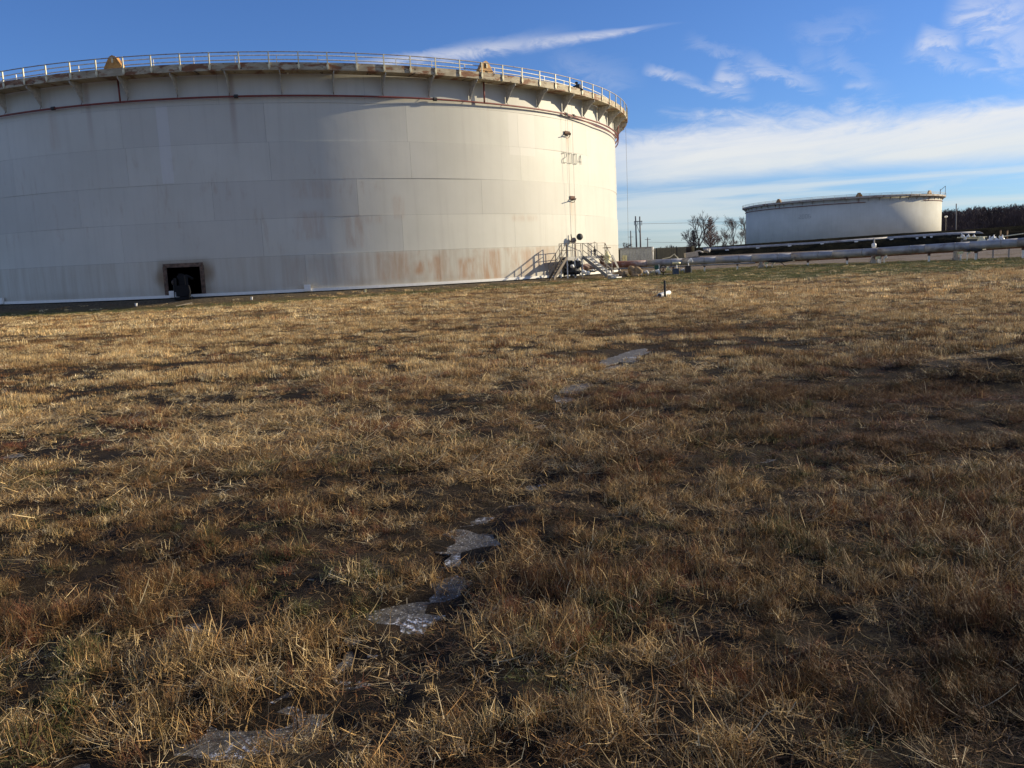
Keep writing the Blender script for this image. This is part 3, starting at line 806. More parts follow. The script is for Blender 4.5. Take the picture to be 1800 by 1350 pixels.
# ---------------------------------------------------------------- dike, pipes
def xsec(line, prof_fn, name, mat, kind='structure'):
    mb = MB(); m_ = None
    for i, (p, zt) in enumerate(line):
        p = Vector(p); a = Vector(line[max(i - 1, 0)][0]); c = Vector(line[min(i + 1, len(line) - 1)][0])
        t = (c - a); t.z = 0; t.normalize(); nrm = Vector((t.y, -t.x, 0))   # towards the camera
        if nrm.y > 0: nrm = -nrm
        pr = prof_fn(zt, i); m_ = len(pr)
        for o_, z in pr: mb.v.append((p.x + nrm.x * o_, p.y + nrm.y * o_, z))
    for i in range(len(line) - 1):
        for k in range(m_ - 1): mb.f.append((i * m_ + k, (i + 1) * m_ + k, (i + 1) * m_ + k + 1, i * m_ + k + 1))
    o = mb.build(name, mat, smooth=True); tag(o, kind=kind); return o
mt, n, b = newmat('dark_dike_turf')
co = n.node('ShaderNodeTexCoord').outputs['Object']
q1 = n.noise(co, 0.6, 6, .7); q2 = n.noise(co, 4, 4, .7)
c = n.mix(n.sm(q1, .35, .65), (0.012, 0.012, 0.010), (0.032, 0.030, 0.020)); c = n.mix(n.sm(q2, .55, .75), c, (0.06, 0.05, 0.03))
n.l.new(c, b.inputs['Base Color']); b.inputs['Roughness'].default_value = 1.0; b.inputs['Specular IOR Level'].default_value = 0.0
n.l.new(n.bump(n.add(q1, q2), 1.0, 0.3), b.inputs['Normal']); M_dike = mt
crest = [(1000, 0.35, 190), (1100, 7.5, 175), (1228, 10.6, 150), (1350, 13.4, 146), (1440, 15.6, 143), (1560, 18.6, 140), (1655, 20.0, 137), (1700, 20.8, 136), (1800, 22.6, 133), (2000, 24, 130), (2300, 25, 126)]
line = []
for i in range(len(crest) - 1):
    for k in range(10):
        t = k / 10; px = crest[i][0] * (1 - t) + crest[i + 1][0] * t; up = crest[i][1] * (1 - t) + crest[i + 1][1] * t; y = crest[i][2] * (1 - t) + crest[i + 1][2] * t
        p = at(px, hor(px) - up, y); line.append(((p.x, p.y, 0), p.z))
rd = random.Random(3)
def dprof(zt, i):
    j = rd.uniform(-.05, .05)
    return [(9.0, 0.1), (7.4, zt - 1.9 + j), (5.0, zt - .92 + j), (4.4, zt - .80 + j), (2.7, zt - .76 + j), (.7, zt - .06 + j * .6), (-1.6, zt + .02 + j * .4), (-6, .0)]
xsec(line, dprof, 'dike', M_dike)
# second pipeline on the dike bench
P2 = [(px_q, py_q, float(np.interp(px_q, [c_[0] for c_ in crest], [c_[2] for c_ in crest])) - 3.7) for px_q, py_q in [(1236, 438.2), (1320, 434.4), (1350, 432.9), (1440, 427.6), (1560, 419.0), (1600, 416.0), (1655, 412.3), (1715, 409.3)]]
p2 = [at(*p) for p in P2]
pl2 = thing('pipeline', 'grey pipeline lying on the dark dike, ending in a bend on the right', 'pipeline', (0, 0, 0))
mb = MB(); mb.tube(p2[:5], .25, 12); mb.build('pipe_section', M_silver, pl2, True)
mb = MB(); mb.tube(p2[4:], .25, 12); mb.build('pipe_section', M_silver, pl2, True)
e = p2[-1]; mb = MB(); mb.tube([e + Vector((.7 * sin(t) * 1.6, -1.2 * (1 - cos(t)), -1.0 * (1 - cos(t)))) for t in [i * pi / 16 for i in range(9)]], .26, 12); mb.build('pipe_bend', M_grey, pl2, True)
for px, py in ((1278, 439.3), (1332, 435.8), (1388, 432.2), (1445, 428.6), (1505, 424.6), (1567, 420.6), (1612, 419), (1625, 417.5), (1637, 417.0)):
    yy = float(np.interp(px, [q[0] for q in P2], [q[2] for q in P2])) - .9
    p = at(px, py, yy); mb = MB(); mb.box(p, (.5 if px < 1600 else .28, .3, .2 if px < 1600 else .34), .1); mb.build('pipe_shoe', M_whiteclean, pl2)

pl = thing('pipeline', 'long silver clad pipeline on short posts running from the big tank to the right edge', 'pipeline', (0, 0, 0))
def cat(pts, k=6):
    out = []
    for i in range(len(pts) - 1):
        p0, p1_, p2_, p3 = pts[max(i - 1, 0)], pts[i], pts[i + 1], pts[min(i + 2, len(pts) - 1)]
        for j in range(k):
            t = j / k; out.append(0.5 * ((2 * p1_) + (p2_ - p0) * t + (2 * p0 - 5 * p1_ + 4 * p2_ - p3) * t * t + (3 * p1_ - p0 - 3 * p2_ + p3) * t ** 3))
    return out + [pts[-1]]
PP = cat(PIPE)
mb = MB(); mb.tube(PP[:11], .27, 20); mb.build('pipe_section', M_pinkpipe, pl, True)
ii = 10
while ii < len(PP) - 1:
    j = min(ii + 3, len(PP) - 1); mb = MB(); mb.tube(PP[ii:j + 1], .285, 20); mb.build('pipe_section', M_silver, pl, True); ii = j
for k in range(12, len(PP) - 1, 3):
    d = (PP[k + 1] - PP[k]).normalized(); mb = MB(); mb.tube([PP[k] - d * .04, PP[k] + d * .04], .296, 20); mb.build('joint_band', M_grey, pl, True)
def pipe_at(px, off=Vector((0, 0, 0))):
    best = None
    for i in range(len(PP) - 1):
        a, b_ = PP[i], PP[i + 1]; d = ray(px, 450); k = d.x / d.y
        fa, fb = a.x - k * a.y, b_.x - k * b_.y
        if fa * fb <= 0: t = fa / (fa - fb); return a.lerp(b_, t) + off
    return PP[-1]
mb = MB(); mb.tube([pipe_at(px) + Vector((0, -.55, -.36)) for px in range(1024, 1330, 20)], .055, 8); mb.build('small_line', M_grey, pl, True)
mb = MB(); mb.tube([pipe_at(px) + Vector((0, .6, -.34)) for px in range(1320, 1900, 40)], .05, 8); mb.build('small_line', M_rust, pl, True)
for px in (1074, 1127, 1183, 1238, 1296, 1420, 1489, 1547, 1633, 1715, 1798, 1870):
    p = pipe_at(px); gz = hgt(p.x, p.y) - .1
    mb = MB(); mb.box((p.x, p.y, (gz + p.z - .5) / 2), (.10, .10, p.z - .5 - gz)); o = mb.build('support_post', M_whiteclean, pl)
    mb = MB(); mb.box((p.x, p.y, p.z - .42), (.14, .14, .2)); mb.box((p.x, p.y, p.z - .31), (.46, .3, .04)); mb.build('post_cradle', M_rust, o)
# concrete-grey broader supports
for px in (1337, 1535, 1680):
    p = pipe_at(px); gz = hgt(p.x, p.y) - .1
    mb = MB(); mb.box((p.x, p.y, (gz + p.z - .3) / 2), (.24, .24, p.z - .3 - gz)); mb.box((p.x, p.y, gz + .2), (.36, .4, .3)); mb.build('pipe_pier', M_rail, pl)
# wrap hanging under the pipe
p = pipe_at(1375); mb = MB(); mb.blob(p + Vector((0, -.1, -.3)), (1.1, .3, .12), .3, seed=4); mb.tube([p + Vector((-.5, -.3, -.2)), p + Vector((.2, -.4, -.75))], .03, 5); mb.build('torn_wrap', M_dark, pl, True)
p = pipe_at(1715); mb = MB(); mb.blob(p + Vector((0, 0, -.31)), (.7, .28, .12), .2, seed=9); mb.build('torn_wrap', M_dark, pl, True)
# upright vent that passes the pipe
p = pipe_at(1541); v = thing('vent_post', 'upright white-collared vent post rising behind the silver pipeline', 'post', (p.x, p.y + .5, hgt(p.x, p.y)))
zt = at(1541, 418.5, p.y).z - v.location.z
MB().tube([(0, 0, 0), (0, 0, zt)], .06, 8).build('post', M_grey, v, True)
MB().lathe([(.12, zt - .7), (.16, zt - .62), (.16, zt - .42), (.1, zt - .36)], (0, 0, 0), (0, 0, 1), 12).build('collar', M_whiteclean, v, True)

# ---------------------------------------------------------------- stair platform by the tank
er = Vector((0.80, -0.60, 0)); et = Vector((0.60, 0.80, 0))
pf = thing('stair_platform', 'grey steel platform with railings and open stairs standing against the sunlit tank', 'stairs', (0, 0, 0))
A0 = Vector((4.70, 66.55, 0)); Zp = 1.50; Lp = 2.30; DPT = .70
def PT(u, v_, z): return A0 + et * u - er * v_ + Vector((0, 0, z))      # u along the tank, v towards it
mb = MB()
for v_ in (0, DPT): mb.bar(PT(0, v_, Zp - .09), PT(Lp, v_, Zp - .09), .05, .26)
mb.bar(PT(0, 0, Zp - .09), PT(0, DPT, Zp - .09), .05, .26)
mb.build('platform_frame', M_grey, pf)
mb = MB(); mb.addm([PT(0, 0, Zp + .03), PT(Lp, 0, Zp + .03), PT(Lp, DPT, Zp + .03), PT(0, DPT, Zp + .03), PT(0, 0, Zp), PT(Lp, 0, Zp), PT(Lp, DPT, Zp), PT(0, DPT, Zp)], [(0, 1, 2, 3), (7, 6, 5, 4), (0, 4, 5, 1), (1, 5, 6, 2), (2, 6, 7, 3), (3, 7, 4, 0)])
mb.build('platform_deck', M_grey, pf)
for u, v_ in ((.06, .05), (Lp * .5, .05), (Lp - .06, .05), (.06, DPT - .05), (Lp - .06, DPT - .05)):
    q = PT(u, v_, 0); gz = hgt(q.x, q.y) - .1
    MB().bar((q.x, q.y, gz), (q.x, q.y, Zp - .2), .09, .09).build('leg', M_whiteclean, pf)
ZT = Zp + 1.07
def rails(P, Q, nm, zoff=(0, 0), mats=M_rail, posts=3, mid=(.53,)):
    P, Q = Vector(P), Vector(Q)
    for hh in (1.07,) + mid:
        MB().tube([P + Vector((0, 0, hh)), Q + Vector((0, 0, hh))], .028, 6).build('handrail', mats, pf, True)
    for i in range(posts):
        a = P.lerp(Q, i / (posts - 1)); MB().tube([a, a + Vector((0, 0, 1.07))], .034, 6).build('rail_post', mats, pf)
rails(PT(0, 0, Zp), PT(Lp, 0, Zp), 'r'); rails(PT(0, 0, Zp), PT(0, DPT, Zp), 'r', posts=2)
# long walkway that crosses behind to the right
W0 = PT(Lp, .3, Zp); W1 = at(1076, 452, 70.8); W1.z = Zp
nrm = Vector((-(W1 - W0).y, (W1 - W0).x, 0)).normalized()
mb = MB()
for s_ in (0, .8): mb.bar(W0 + nrm * s_ - Vector((0, 0, .08)), W1 + nrm * s_ - Vector((0, 0, .08)), .05, .2)
mb.build('walkway_frame', M_grey, pf)
mb = MB(); mb.bar(W0 + nrm * .4 + Vector((0, 0, .035)), W1 + nrm * .4 + Vector((0, 0, .035)), .8, .03); mb.build('walkway_deck', M_grey, pf)
rails(W0 + nrm * .8, W1 + nrm * .8, 'r', posts=5, mid=())
W2 = at(1090, 480, 71.5); W2.z = hgt(W2.x, W2.y) + .35
rails(W1 + nrm * .8, Vector((W2.x, W2.y, W2.z)) + nrm * .8, 'r', posts=2)
mb = MB(); mb.bar(W1, W2, .05, .2); mb.bar(W1 + nrm * .8, W2 + nrm * .8, .05, .2); mb.build('stringer', M_grey, pf)
q = W1 + nrm * .4; MB().bar((q.x, q.y, hgt(q.x, q.y) - .1), (q.x, q.y, Zp - .15), .09, .09).build('leg', M_grey, pf)
# added second flight along the tank, put in to cast a stair shadow
D2_ = (-et * 2.75 + er * .55); Q0 = PT(0, 0, Zp) - er * .02; Q1 = Q0 + D2_; Q1.z = hgt(Q1.x, Q1.y) + .15
wv = -er * .42
for s_ in (0, 1):
    mb = MB(); mb.bar(Q0 + wv * s_, Q1 + wv * s_, .05, .26); mb.build('stringer', M_added_step, pf)
    for hh in (1.07, .53):
        MB().tube([Q0 + wv * s_ + Vector((0, 0, hh)), Q1 + wv * s_ + Vector((0, 0, hh))], .028, 6).build('handrail', M_added_step, pf, True)
    for t_ in (.04, .5, .96): q = (Q0 + wv * s_).lerp(Q1 + wv * s_, t_); MB().tube([q, q + Vector((0, 0, 1.07))], .03, 6).build('rail_post', M_added_step, pf)
for i in range(8):
    q = Q0.lerp(Q1, (i + .5) / 8) + wv * .5; MB().box(q, (.28, .40, .05), atan2(-et.y, -et.x)).build('tread', M_added_step, pf)
# front stairs, running out from the platform's right end
S0 = PT(Lp, 0, Zp); wdir = et * .8; run = 2.15
gz = -.30; S1 = S0 + er * run; S1.z = gz + .22
for s_ in (0, 1):
    mb = MB(); mb.bar(S0 + wdir * s_, S1 + wdir * s_, .06, .24); mb.build('stringer', M_grey if not s_ else M_whiteclean, pf)
    rails(S0 + wdir * s_, S1 + wdir * s_, 'r', posts=2)
NS = 7
trm = None
for i in range(NS):
    a = S0.lerp(S1, (i + .6) / NS) + wdir * .5
    mb = MB(); mb.box(a, (.27, .78, .045), atan2(er.y, er.x)); mb.build('tread', M_whiteclean, pf)
mb = MB(); q = S1 + er * .45 + wdir * .5; mb.box(q - Vector((0, 0, .12)), (.8, .8, .08), atan2(er.y, er.x)); mb.box(q - Vector((0, 0, -.05)), (.7, .06, .08), atan2(er.y, er.x)); mb.build('bottom_landing', M_whiteclean, pf)
mb = MB(); mb.box((S1.x + .35, S1.y - .1, gz), (.45, .45, .4), .6); mb.build('footing', M_concrete, pf)

# valves and pipework at the tank foot
def gate_valve(px, py, y, h, label, mat, wheel=True, r=.22):
    p = at(px, py, y); v = thing('gate_valve', label, 'valve', p)
    MB().lathe([(r * 1.1, 0), (r * 1.1, .08), (r * .75, .1), (r * .8, h * .35), (r * 1.05, h * .4), (r * 1.05, h * .46), (r * .4, h * .55), (r * .3, h * .72)], (0, 0, 0), (0, 0, 1), 14).build('valve_body', mat, v, True)
    MB().tube([(0, 0, h * .7), (0, 0, h)], r * .13, 6).build('stem', M_dark, v, True)
    if wheel:
        mb = MB(); mb.tube([(r * 1.05 * cos(t), r * 1.05 * sin(t), h * .93) for t in [2 * pi * i / 16 for i in range(16)]], r * .1, 5, closed=True)
        for k in range(2): mb.bar((r * cos(k * pi / 2), r * sin(k * pi / 2), h * .93), (-r * cos(k * pi / 2), -r * sin(k * pi / 2), h * .93), .03, .02)
        MB.build(mb, 'handwheel', M_rust, v, True)
    return v
gate_valve(1067.5, 463, 70.0, 1.35, 'cream gate valve with handwheel on the rusty pipe right of the stairs', M_cream, r=.3)
gate_valve(1046, 452, 72.6, 1.3, 'tall black valve stem standing behind the walkway railing', M_dark, wheel=True, r=.14)
gate_valve(1058, 464, 70.0, .85, 'rusty low valve between the stairs and the cream gate valve', M_rust, wheel=False, r=.22)
gate_valve(1076, 464, 73.4, .55, 'small cream valve right of the cream gate valve', M_cream, wheel=False, r=.13)
# manifold pipes under the platform
mf = thing('manifold', 'dark pipework with round flanges under the stair platform', 'pipework', (0, 0, 0))
for px, py in ((1000.5, 459.5), (1015.5, 459)):
    p = at(px, py, 67.8); mb = MB(); mb.lathe([(.30, -.1), (.33, 0), (.33, .12), (.12, .16)], p - Vector((0, 0, .25)), (-.1, -1, .25), 16); mb.tube([p - Vector((0, 0, .25)), p + Vector((.1, 2.5, -.2))], .24, 12); mb.build('flanged_pipe', M_dark, mf, True)
    MB().lathe([(.02, 0), (.13, .01), (.13, .05)], p + Vector((0, -.18, .1)), (0, -1, .5), 12).build('flange_cap', M_whiteclean, mf, True)
mb = MB(); p = at(1003, 473, 67.0)
for i in range(4): mb.tube([p + Vector((-.5 + i * .3, .3, -.55)), p + Vector((-.5 + i * .3, .3, .5 - .1 * i))], .07, 8)
mb.box(p + Vector((.1, .5, -.2)), (1.3, .3, .5)); mb.tube([p + Vector((-.6, 0, -.2)), p + Vector((2.0, .9, -.25))], .09, 8); mb.build('pipe_bundle', M_dark, mf, True)
for px, py, s in ((1006, 468, .13), (1026, 478, .15), (1034, 479, .1), (1042, 475, .08), (984, 476, .07)):
    p = at(px, py, 66.5); MB().blob(p, (s * 1.3, s, s), .2, seed=px).build('white_fitting', M_whiteclean, mf, True)

# shape under a dark cover in the opening
b0 = at(322, 524, 55.6); gz = hgt(b0.x, b0.y)
tb = thing('pumping_rig', 'dark bulky machinery standing in front of the rusty tank opening', 'machine', (b0.x, b0.y, gz))
MB().box((.05, 0, .55), (.82, .6, .7), .2).build('housing', M_tarp, tb)
MB().box((.10, .05, 1.22), (.46, .4, .62), -.15).build('motor', M_tarp, tb)
MB().box((.0, .0, 1.58), (.3, .26, .16), .3).build('motor_cover', M_tarp, tb)
MB().tube([(-.2, .1, 1.3), (-.3, .2, 1.45), (.2, .5, 1.5), (.4, .9, 1.3)], .09, 8).build('hose', M_tarp, tb, True)
MB().tube([(.42, -.1, .9), (.55, -.2, .5), (.5, -.35, .1)], .07, 8).build('hose', M_tarp, tb, True)
MB().box((.05, 0, .08), (1.05, .7, .16), .2).build('skid', M_tarp, tb)
MB().box((-.33, -.2, .95), (.14, .3, .9), .1).build('control_panel', M_tarp, tb)
MB().blob((-.52, -.1, 1.12), (.09, .08, .13), .4, seed=2).build('worklight', M_brownbox, tb, True)
MB().tube([(-.5, -.1, 0), (-.5, -.1, 1.1)], .03, 6).build('light_stand', M_dark, tb)
# plank
p = at(323, 530.5, 54.0); mb = MB(); mb.box((0, 0, 0), (1.0, .16, .05), .5); o = mb.build('plank', M_wood, loc=(p.x, p.y, hgt(p.x, p.y) + .10)); o.rotation_euler = (0.1, -.12, 0)
tag(o, 'pale plank lying on the dirt in front of the tank opening', 'plank')
for px, py, nm in ((239, 533, 'leftmost small white marker on the dark dirt left of the tank opening'), (442, 522, 'small white marker at the tank foot right of the opening'), (642, 510.5, 'small yellow marker at the tank foot below the rusty course')):
    p = at(px, py, 54.5 if px < 600 else 56.3); mb = MB(); mb.box((0, 0, 0), (.1, .1, .14)); mb.box((0, 0, .09), (.13, .13, .04))
    o = mb.build('marker', M_whiteclean if px < 600 else M_cream, loc=(p.x, p.y, hgt(p.x, p.y) + .12)); tag(o, nm, 'marker')

# ---------------------------------------------------------------- stake and white pipe in the field
p = at(1169, 521, 42.5); z = hgt(p.x, p.y)
p = Vector(gpt(1169, 521, z) + (z,)); z = hgt(p.x, p.y)
zt = EYE + (hor(1169) - 492) / F * p.y * 1.0
mb = MB(); mb.tube([(0, 0, -.1), (0, 0, zt - z)], .045, 8); o = mb.build('stake', M_tyre, loc=(p.x, p.y, z), smooth=True)
tag(o, 'thin black stake standing in the dry grass beside a white pipe', 'stake')
a = Vector(gpt(1159, 520.5, z + .1) + (z + .12,)); c = Vector(gpt(1176, 515.2, z + .1) + (z + .12,))
pv = thing('plastic_pipe', 'short white plastic pipe lying in the grass at the black stake', 'pipe', a)
mb = MB(); mb.lathe([(.08, 0), (.095, 0), (.095, (c - a).length), (.08, (c - a).length), (.08, .02)], (0, 0, 0), c - a, 16); mb.build('tube', M_whiteclean, pv, True)
mb = MB(); mb.lathe([(.07, -.012), (.078, -.012), (.078, .0)], (0, 0, 0), c - a, 12); mb.build('opening', M_dark, pv)

# ---------------------------------------------------------------- things around the pipeline
def base_at(px, y): q = at(px, 450, y); return Vector((q.x, q.y, hgt(q.x, q.y)))
def box_thing(name, px0, px1, py0, y, depth, mat, label, cat_, parts=None, rz=None, zb=None):
    a, c = at(px0, py0, y), at(px1, py0 + (px1 - px0) * -.046, y)
    cx_, w_ = (a.x + c.x) / 2, (c.x - a.x); gz = hgt(cx_, y) if zb is None else zb; zt = (a.z + c.z) / 2
    o = thing(name, label, cat_, (cx_, y + depth / 2, gz)); return o, w_, zt - gz
o, w_, h_ = box_thing('site_trailer', 1090, 1146, 437.5, 96, 2.6, M_trailer, 'long pale grey metal trailer right behind the big tank', 'trailer')
MB().box((0, 0, h_ / 2 + .15), (w_, 2.6, h_ - .3)).build('body', M_trailer, o)
MB().box((0, 0, h_ + .03), (w_ + .12, 2.75, .12)).build('roof', M_grey, o)
MB().box((0, -1.35, .42), (w_ - .1, .08, .3)).build('skirt', M_brownbox, o)
for i in range(2): MB().box((-w_ / 2 + .35 + .28 * i, -1.42, h_ * .52), (.2, .2, .62)).build('gas_bottle', M_cream, o)
MB().box((-w_ / 2 - .1, -.9, h_ / 2 + .1), (.25, .5, h_ - .4)).build('end_frame', M_dark, o)
for i in range(9): MB().box((-w_ / 2 + (i + .5) * w_ / 9, -1.315, h_ / 2 + .15), (.04, .03, h_ - .5)).build('side_rib', M_trailer, o)
q = at(1147.5, 434, 95); gz = hgt(q.x, q.y); mb = MB(); mb.tube([(0, 0, 0), (0, 0, q.z - gz)], .07, 8); mb.lathe([(.07, q.z - gz - .5), (.11, q.z - gz - .45), (.11, q.z - gz)], (0, 0, 0), (0, 0, 1), 8)
o = mb.build('white_post', M_whiteclean, loc=(q.x, q.y, gz), smooth=True); tag(o, 'white post between the grey trailer and the olive container', 'post')
o, w_, h_ = box_thing('container', 1155, 1206, 436.0, 98, 2.6, M_olive, 'olive drab ribbed metal container with an open end behind the pipeline', 'container')
MB().box((0, 0, h_ / 2), (w_, 2.6, h_)).build('body', M_olive, o)
for i in range(16): MB().box((-w_ / 2 + (i + .5) * w_ / 16, -1.33, h_ / 2), (.1, .06, h_ - .1)).build('rib', M_olive, o)
MB().box((-w_ / 2 - .05, -1.2, h_ / 2), (.12, .12, h_)).build('corner_post', M_dark, o)
MB().box((.55, -1.38, h_ / 2 + .1), (.08, .06, h_)).build('door_seam', M_dark, o)
MB().box((w_ / 2 + .45, -.3, h_ / 2 + .02), (.9, .06, h_)).build('open_door', M_brownbox, o)
MB().box((w_ / 2 + .85, -1.0, h_ / 2 + .05), (.06, 1.3, h_ + .03)).build('end_panel', M_olive, o)
q = at(1215, 447.5, 90); gz = hgt(q.x, q.y); t_ = thing('equipment_skid', 'beige box on a tilted skid behind the pipeline, right of the olive container', 'equipment', (q.x, q.y, gz))
M = Matrix.Rotation(-.10, 3, 'Y')
MB().box((0, 0, q.z - gz), (1.3, .8, .48), M=M).build('housing', M_beige, t_)
MB().box((0.1, 0, q.z - gz - .32), (1.4, .7, .1), M=M).build('skid', M_dark, t_)
MB().box((.62, -.2, q.z - gz - .35), (.34, .3, .3)).build('junction_box', M_whiteclean, t_)
MB().tube([(.5, 0, q.z - gz + .28), (.8, 0, q.z - gz + .34), (1.25, 0, q.z - gz + .16)], .09, 8).build('exhaust', M_grey, t_, True)
for dx_ in (-.45, .45): MB().box((dx_, 0, (q.z - gz) / 2 - .15), (.1, .1, q.z - gz - .3)).build('stand', M_dark, t_)
q = at(1243, 440.5, 91); o = MB().blob((0, 0, 0), (.35, .3, .22), .35, seed=8).build('cloth_bundle', M_grey, loc=q, smooth=True); o.location.z = q.z
tag(o, 'grey bundled cloth resting on the dike edge beside the beige box', 'bundle')
# gooseneck fittings over the pipe
q = at(1187, 451, 84); o = thing('gooseneck_pipe', 'thin pale bent pipe sticking up in front of the olive container', 'pipe', (q.x, q.y, hgt(q.x, q.y)))
hz = q.z - o.location.z; MB().tube([(-1.2, 0, 0), (-1.2, 0, hz - .15), (-.5, 0, hz - .05), (-.1, 0, hz + .25), (.35, 0, hz - .3), (.35, 0, 0)], .05, 7).build('tube', M_postpaint, o, True)
# tan mounds under the pipe
for px, py, r, sd, lb in ((1116, 479.5, (.52, .5, .44), 3, 'tan rounded earth clod under the pipeline right of the stairs'), (1090, 478.5, (.45, .4, .30), 5, 'smaller brown clod of earth under the rusty end of the pipeline')):
    q = base_at(px, 69.5); o = MB().blob((0, 0, 0), r, .35, 18, 12, seed=sd).build('earth_clod', M_rock, loc=(q.x, q.y, q.z + r[2] * .75), smooth=True); tag(o, lb, 'earth mound')
def place(px, y): q = base_at(px, y); return (q.x, q.y, q.z)
o = thing('fitting_box', 'dark green box half hidden under the pipeline', 'box', place(1153.5, 70.6)); MB().box((0, 0, .62), (.3, .3, .34)).build('case', M_green, o); MB().box((.2, -.05, .66), (.07, .07, .38)).build('post', M_whiteclean, o); MB().box((0, 0, .2), (.08, .08, .55)).build('leg', M_dark, o)
o = thing('handwheel_valve', 'round dark handwheel standing upright under the pipeline', 'handwheel', place(1165.5, 69.5))
mb = MB(); mb.tube([(.27 * cos(t), 0, .50 + .29 * sin(t)) for t in [2 * pi * i / 20 for i in range(20)]], .045, 6, closed=True); mb.build('rim', M_tyre, o, True)
mb = MB(); [mb.bar((.25 * cos(k * pi / 3), 0, .5 + .27 * sin(k * pi / 3)), (-.25 * cos(k * pi / 3), 0, .5 - .27 * sin(k * pi / 3)), .03, .03) for k in range(3)]; mb.build('spokes', M_rust, o); MB().box((0, .1, .2), (.07, .07, .5)).build('stand', M_rust, o)
o = thing('sample_funnel', 'pale cone lying beside the dark handwheel under the pipeline', 'fitting', place(1174, 69.3)); MB().lathe([(.04, 0), (.1, .1), (.22, .4), (.2, .44)], (.25, 0, .3), (-1, 0, .45), 12).build('cone', M_cream, o, True); MB().box((0, 0, .07), (.6, .3, .1)).build('base', M_wood, o)
o = thing('valve_box', 'square blue-grey box on the ground in front of the pipeline', 'box', place(1187, 67.8)); MB().box((0, 0, .2), (.46, .4, .5)).build('case', M_blue, o); MB().box((0, 0, .47), (.5, .44, .05)).build('lid', M_blue, o)
o = thing('yellow_valve', 'pale yellow flared fitting above the blue-grey box', 'valve', place(1189, 68.6)); MB().lathe([(.3, .86), (.34, .98), (.24, 1.02)], (0, 0, -.05), (0, 0, 1), 14).build('hood', M_cream, o, True); MB().tube([(0, 0, 0), (0, 0, .85)], .05, 8).build('stem', M_whiteclean, o, True)
o = thing('meter_box', 'dark brown box right of the blue-grey one under the pipeline', 'box', place(1208.5, 69.0)); MB().box((0, 0, .32), (.4, .36, .52)).build('case', M_brownbox, o); MB().box((.27, 0, .2), (.06, .06, .55)).build('post', M_postpaint, o); MB().box((0, 0, .59), (.44, .4, .04)).build('lid', M_brownbox, o)
o = thing('cowl_vent', 'white hooded vent above the dark brown box', 'vent', place(1212, 69.8)); MB().lathe([(.05, 0), (.12, .1), (.2, .34), (.18, .4)], (-.15, 0, .88), (1, -.2, .45), 12).build('hood', M_whiteclean, o, True); MB().tube([(-.1, 0, 0), (-.1, 0, .86)], .045, 8).build('stem', M_whiteclean, o, True)
for px, dy, sc, lb in ((1136, 70.2, .12, 'white elbow fitting left of the green box'), (1148, 69.6, .11, 'pair of white pipe ends on the ground under the pipeline'), (1156, 69.3, .14, 'round white fitting left of the dark handwheel'), (1201, 69.6, .09, 'small whitish bottle between the blue-grey and brown boxes')):
    o = thing('pipe_fitting', lb, 'fitting', place(px, dy)); MB().tube([(-.2, 0, .15 + sc), (0, 0, .25 + sc), (.12, 0, .1)], sc, 8).build('body', M_whiteclean if px != 1148 else M_postpaint, o, True)
    MB().lathe([(sc * 1.3, 0), (sc * 1.3, .05)], (-.2, 0, .15 + sc), (-1, 0, -.3), 10).build('flange', M_grey, o)
MBd = MB(); q = base_at(1150, 69)
for i in range(14): MBd.box((q.x + random.uniform(-3.0, 3.5), q.y + random.uniform(-.6, 1.2), q.z + .04), (random.uniform(.1, .5), random.uniform(.05, .12), .08), random.uniform(0, 3))
o = MBd.build('scrap_litter', M_brownbox); tag(o, 'scatter of dark scraps and offcuts on the dirt under the pipeline', 'litter', kind='stuff')
for px, lb in ((1353, 'white hooded valve on a post under the pipeline, left of the pair'), (1548, 'white hooded valve right of the vent post under the pipeline'), (1692, 'white hooded valve under the pipeline near the right edge')):
    q = pipe_at(px - 8); gz = hgt(q.x, q.y); o = thing('hooded_valve', lb, 'valve', (q.x, q.y - .35, gz), 'white hooded valves under the silver pipeline'); hh = q.z - .42 - gz
    MB().tube([(0, 0, 0), (0, 0, hh)], .05, 7).build('stem', M_whiteclean, o, True)
    MB().box((-.02, 0, hh), (.32, .2, .16), M=Matrix.Rotation(-.15, 3, 'Y')).build('hood', M_cream, o)
    MB().tube([(.45, 0, 0), (.45, 0, hh - .1), (.52, 0, hh + .1)], .04, 7).build('side_pipe', M_whiteclean, o, True)
    MB().blob((.6, 0, hh), (.08, .08, .12), .2, seed=3).build('cap', M_whiteclean, o, True)
# manifold at the right
rm = thing('valve_skid', 'cluster of white valves and thin pipes above the pipeline at the right edge', 'pipework', (0, 0, 0))
mb = MB(); mb.tube([at(1683, 417.6, 63), at(1735, 416.2, 63)], .05, 6); mb.tube([at(1697, 419.4, 63), at(1728, 419.2, 63)], .04, 6); mb.tube([at(1755, 416.6, 63), at(1800, 410.5, 63)], .04, 6); mb.build('header_pipe', M_postpaint, rm)
for px, py, s in ((1692, 415, .14), (1702, 415, .11), (1712, 415, .1), (1697, 419, .12), (1746, 417.5, .14), (1751, 421.5, .17), (1740, 422, .2), (1761, 420, .2), (1758, 417, .09)):
    p = at(px, py, 62.8); mb = MB(); mb.lathe([(s * .5, -s * 1.1), (s, -s * .6), (s * .9, s * .3), (s * .3, s * .6), (s * .2, s * 1.5)], p, (random.uniform(-.5, .5), 0, 1), 10); mb.build('valve', M_whiteclean, rm, True)
p = at(1725, 423, 62.8); MB().lathe([(.36, -.12), (.3, 0), (.18, .22), (.2, .26)], p, (0, 0, 1), 14).build('hopper', M_postpaint, rm, True)
mb = MB(); mb.box(at(1722, 422.3, 63.4), (2.6, .3, .25)); mb.build('skid_rail', M_blue, rm)
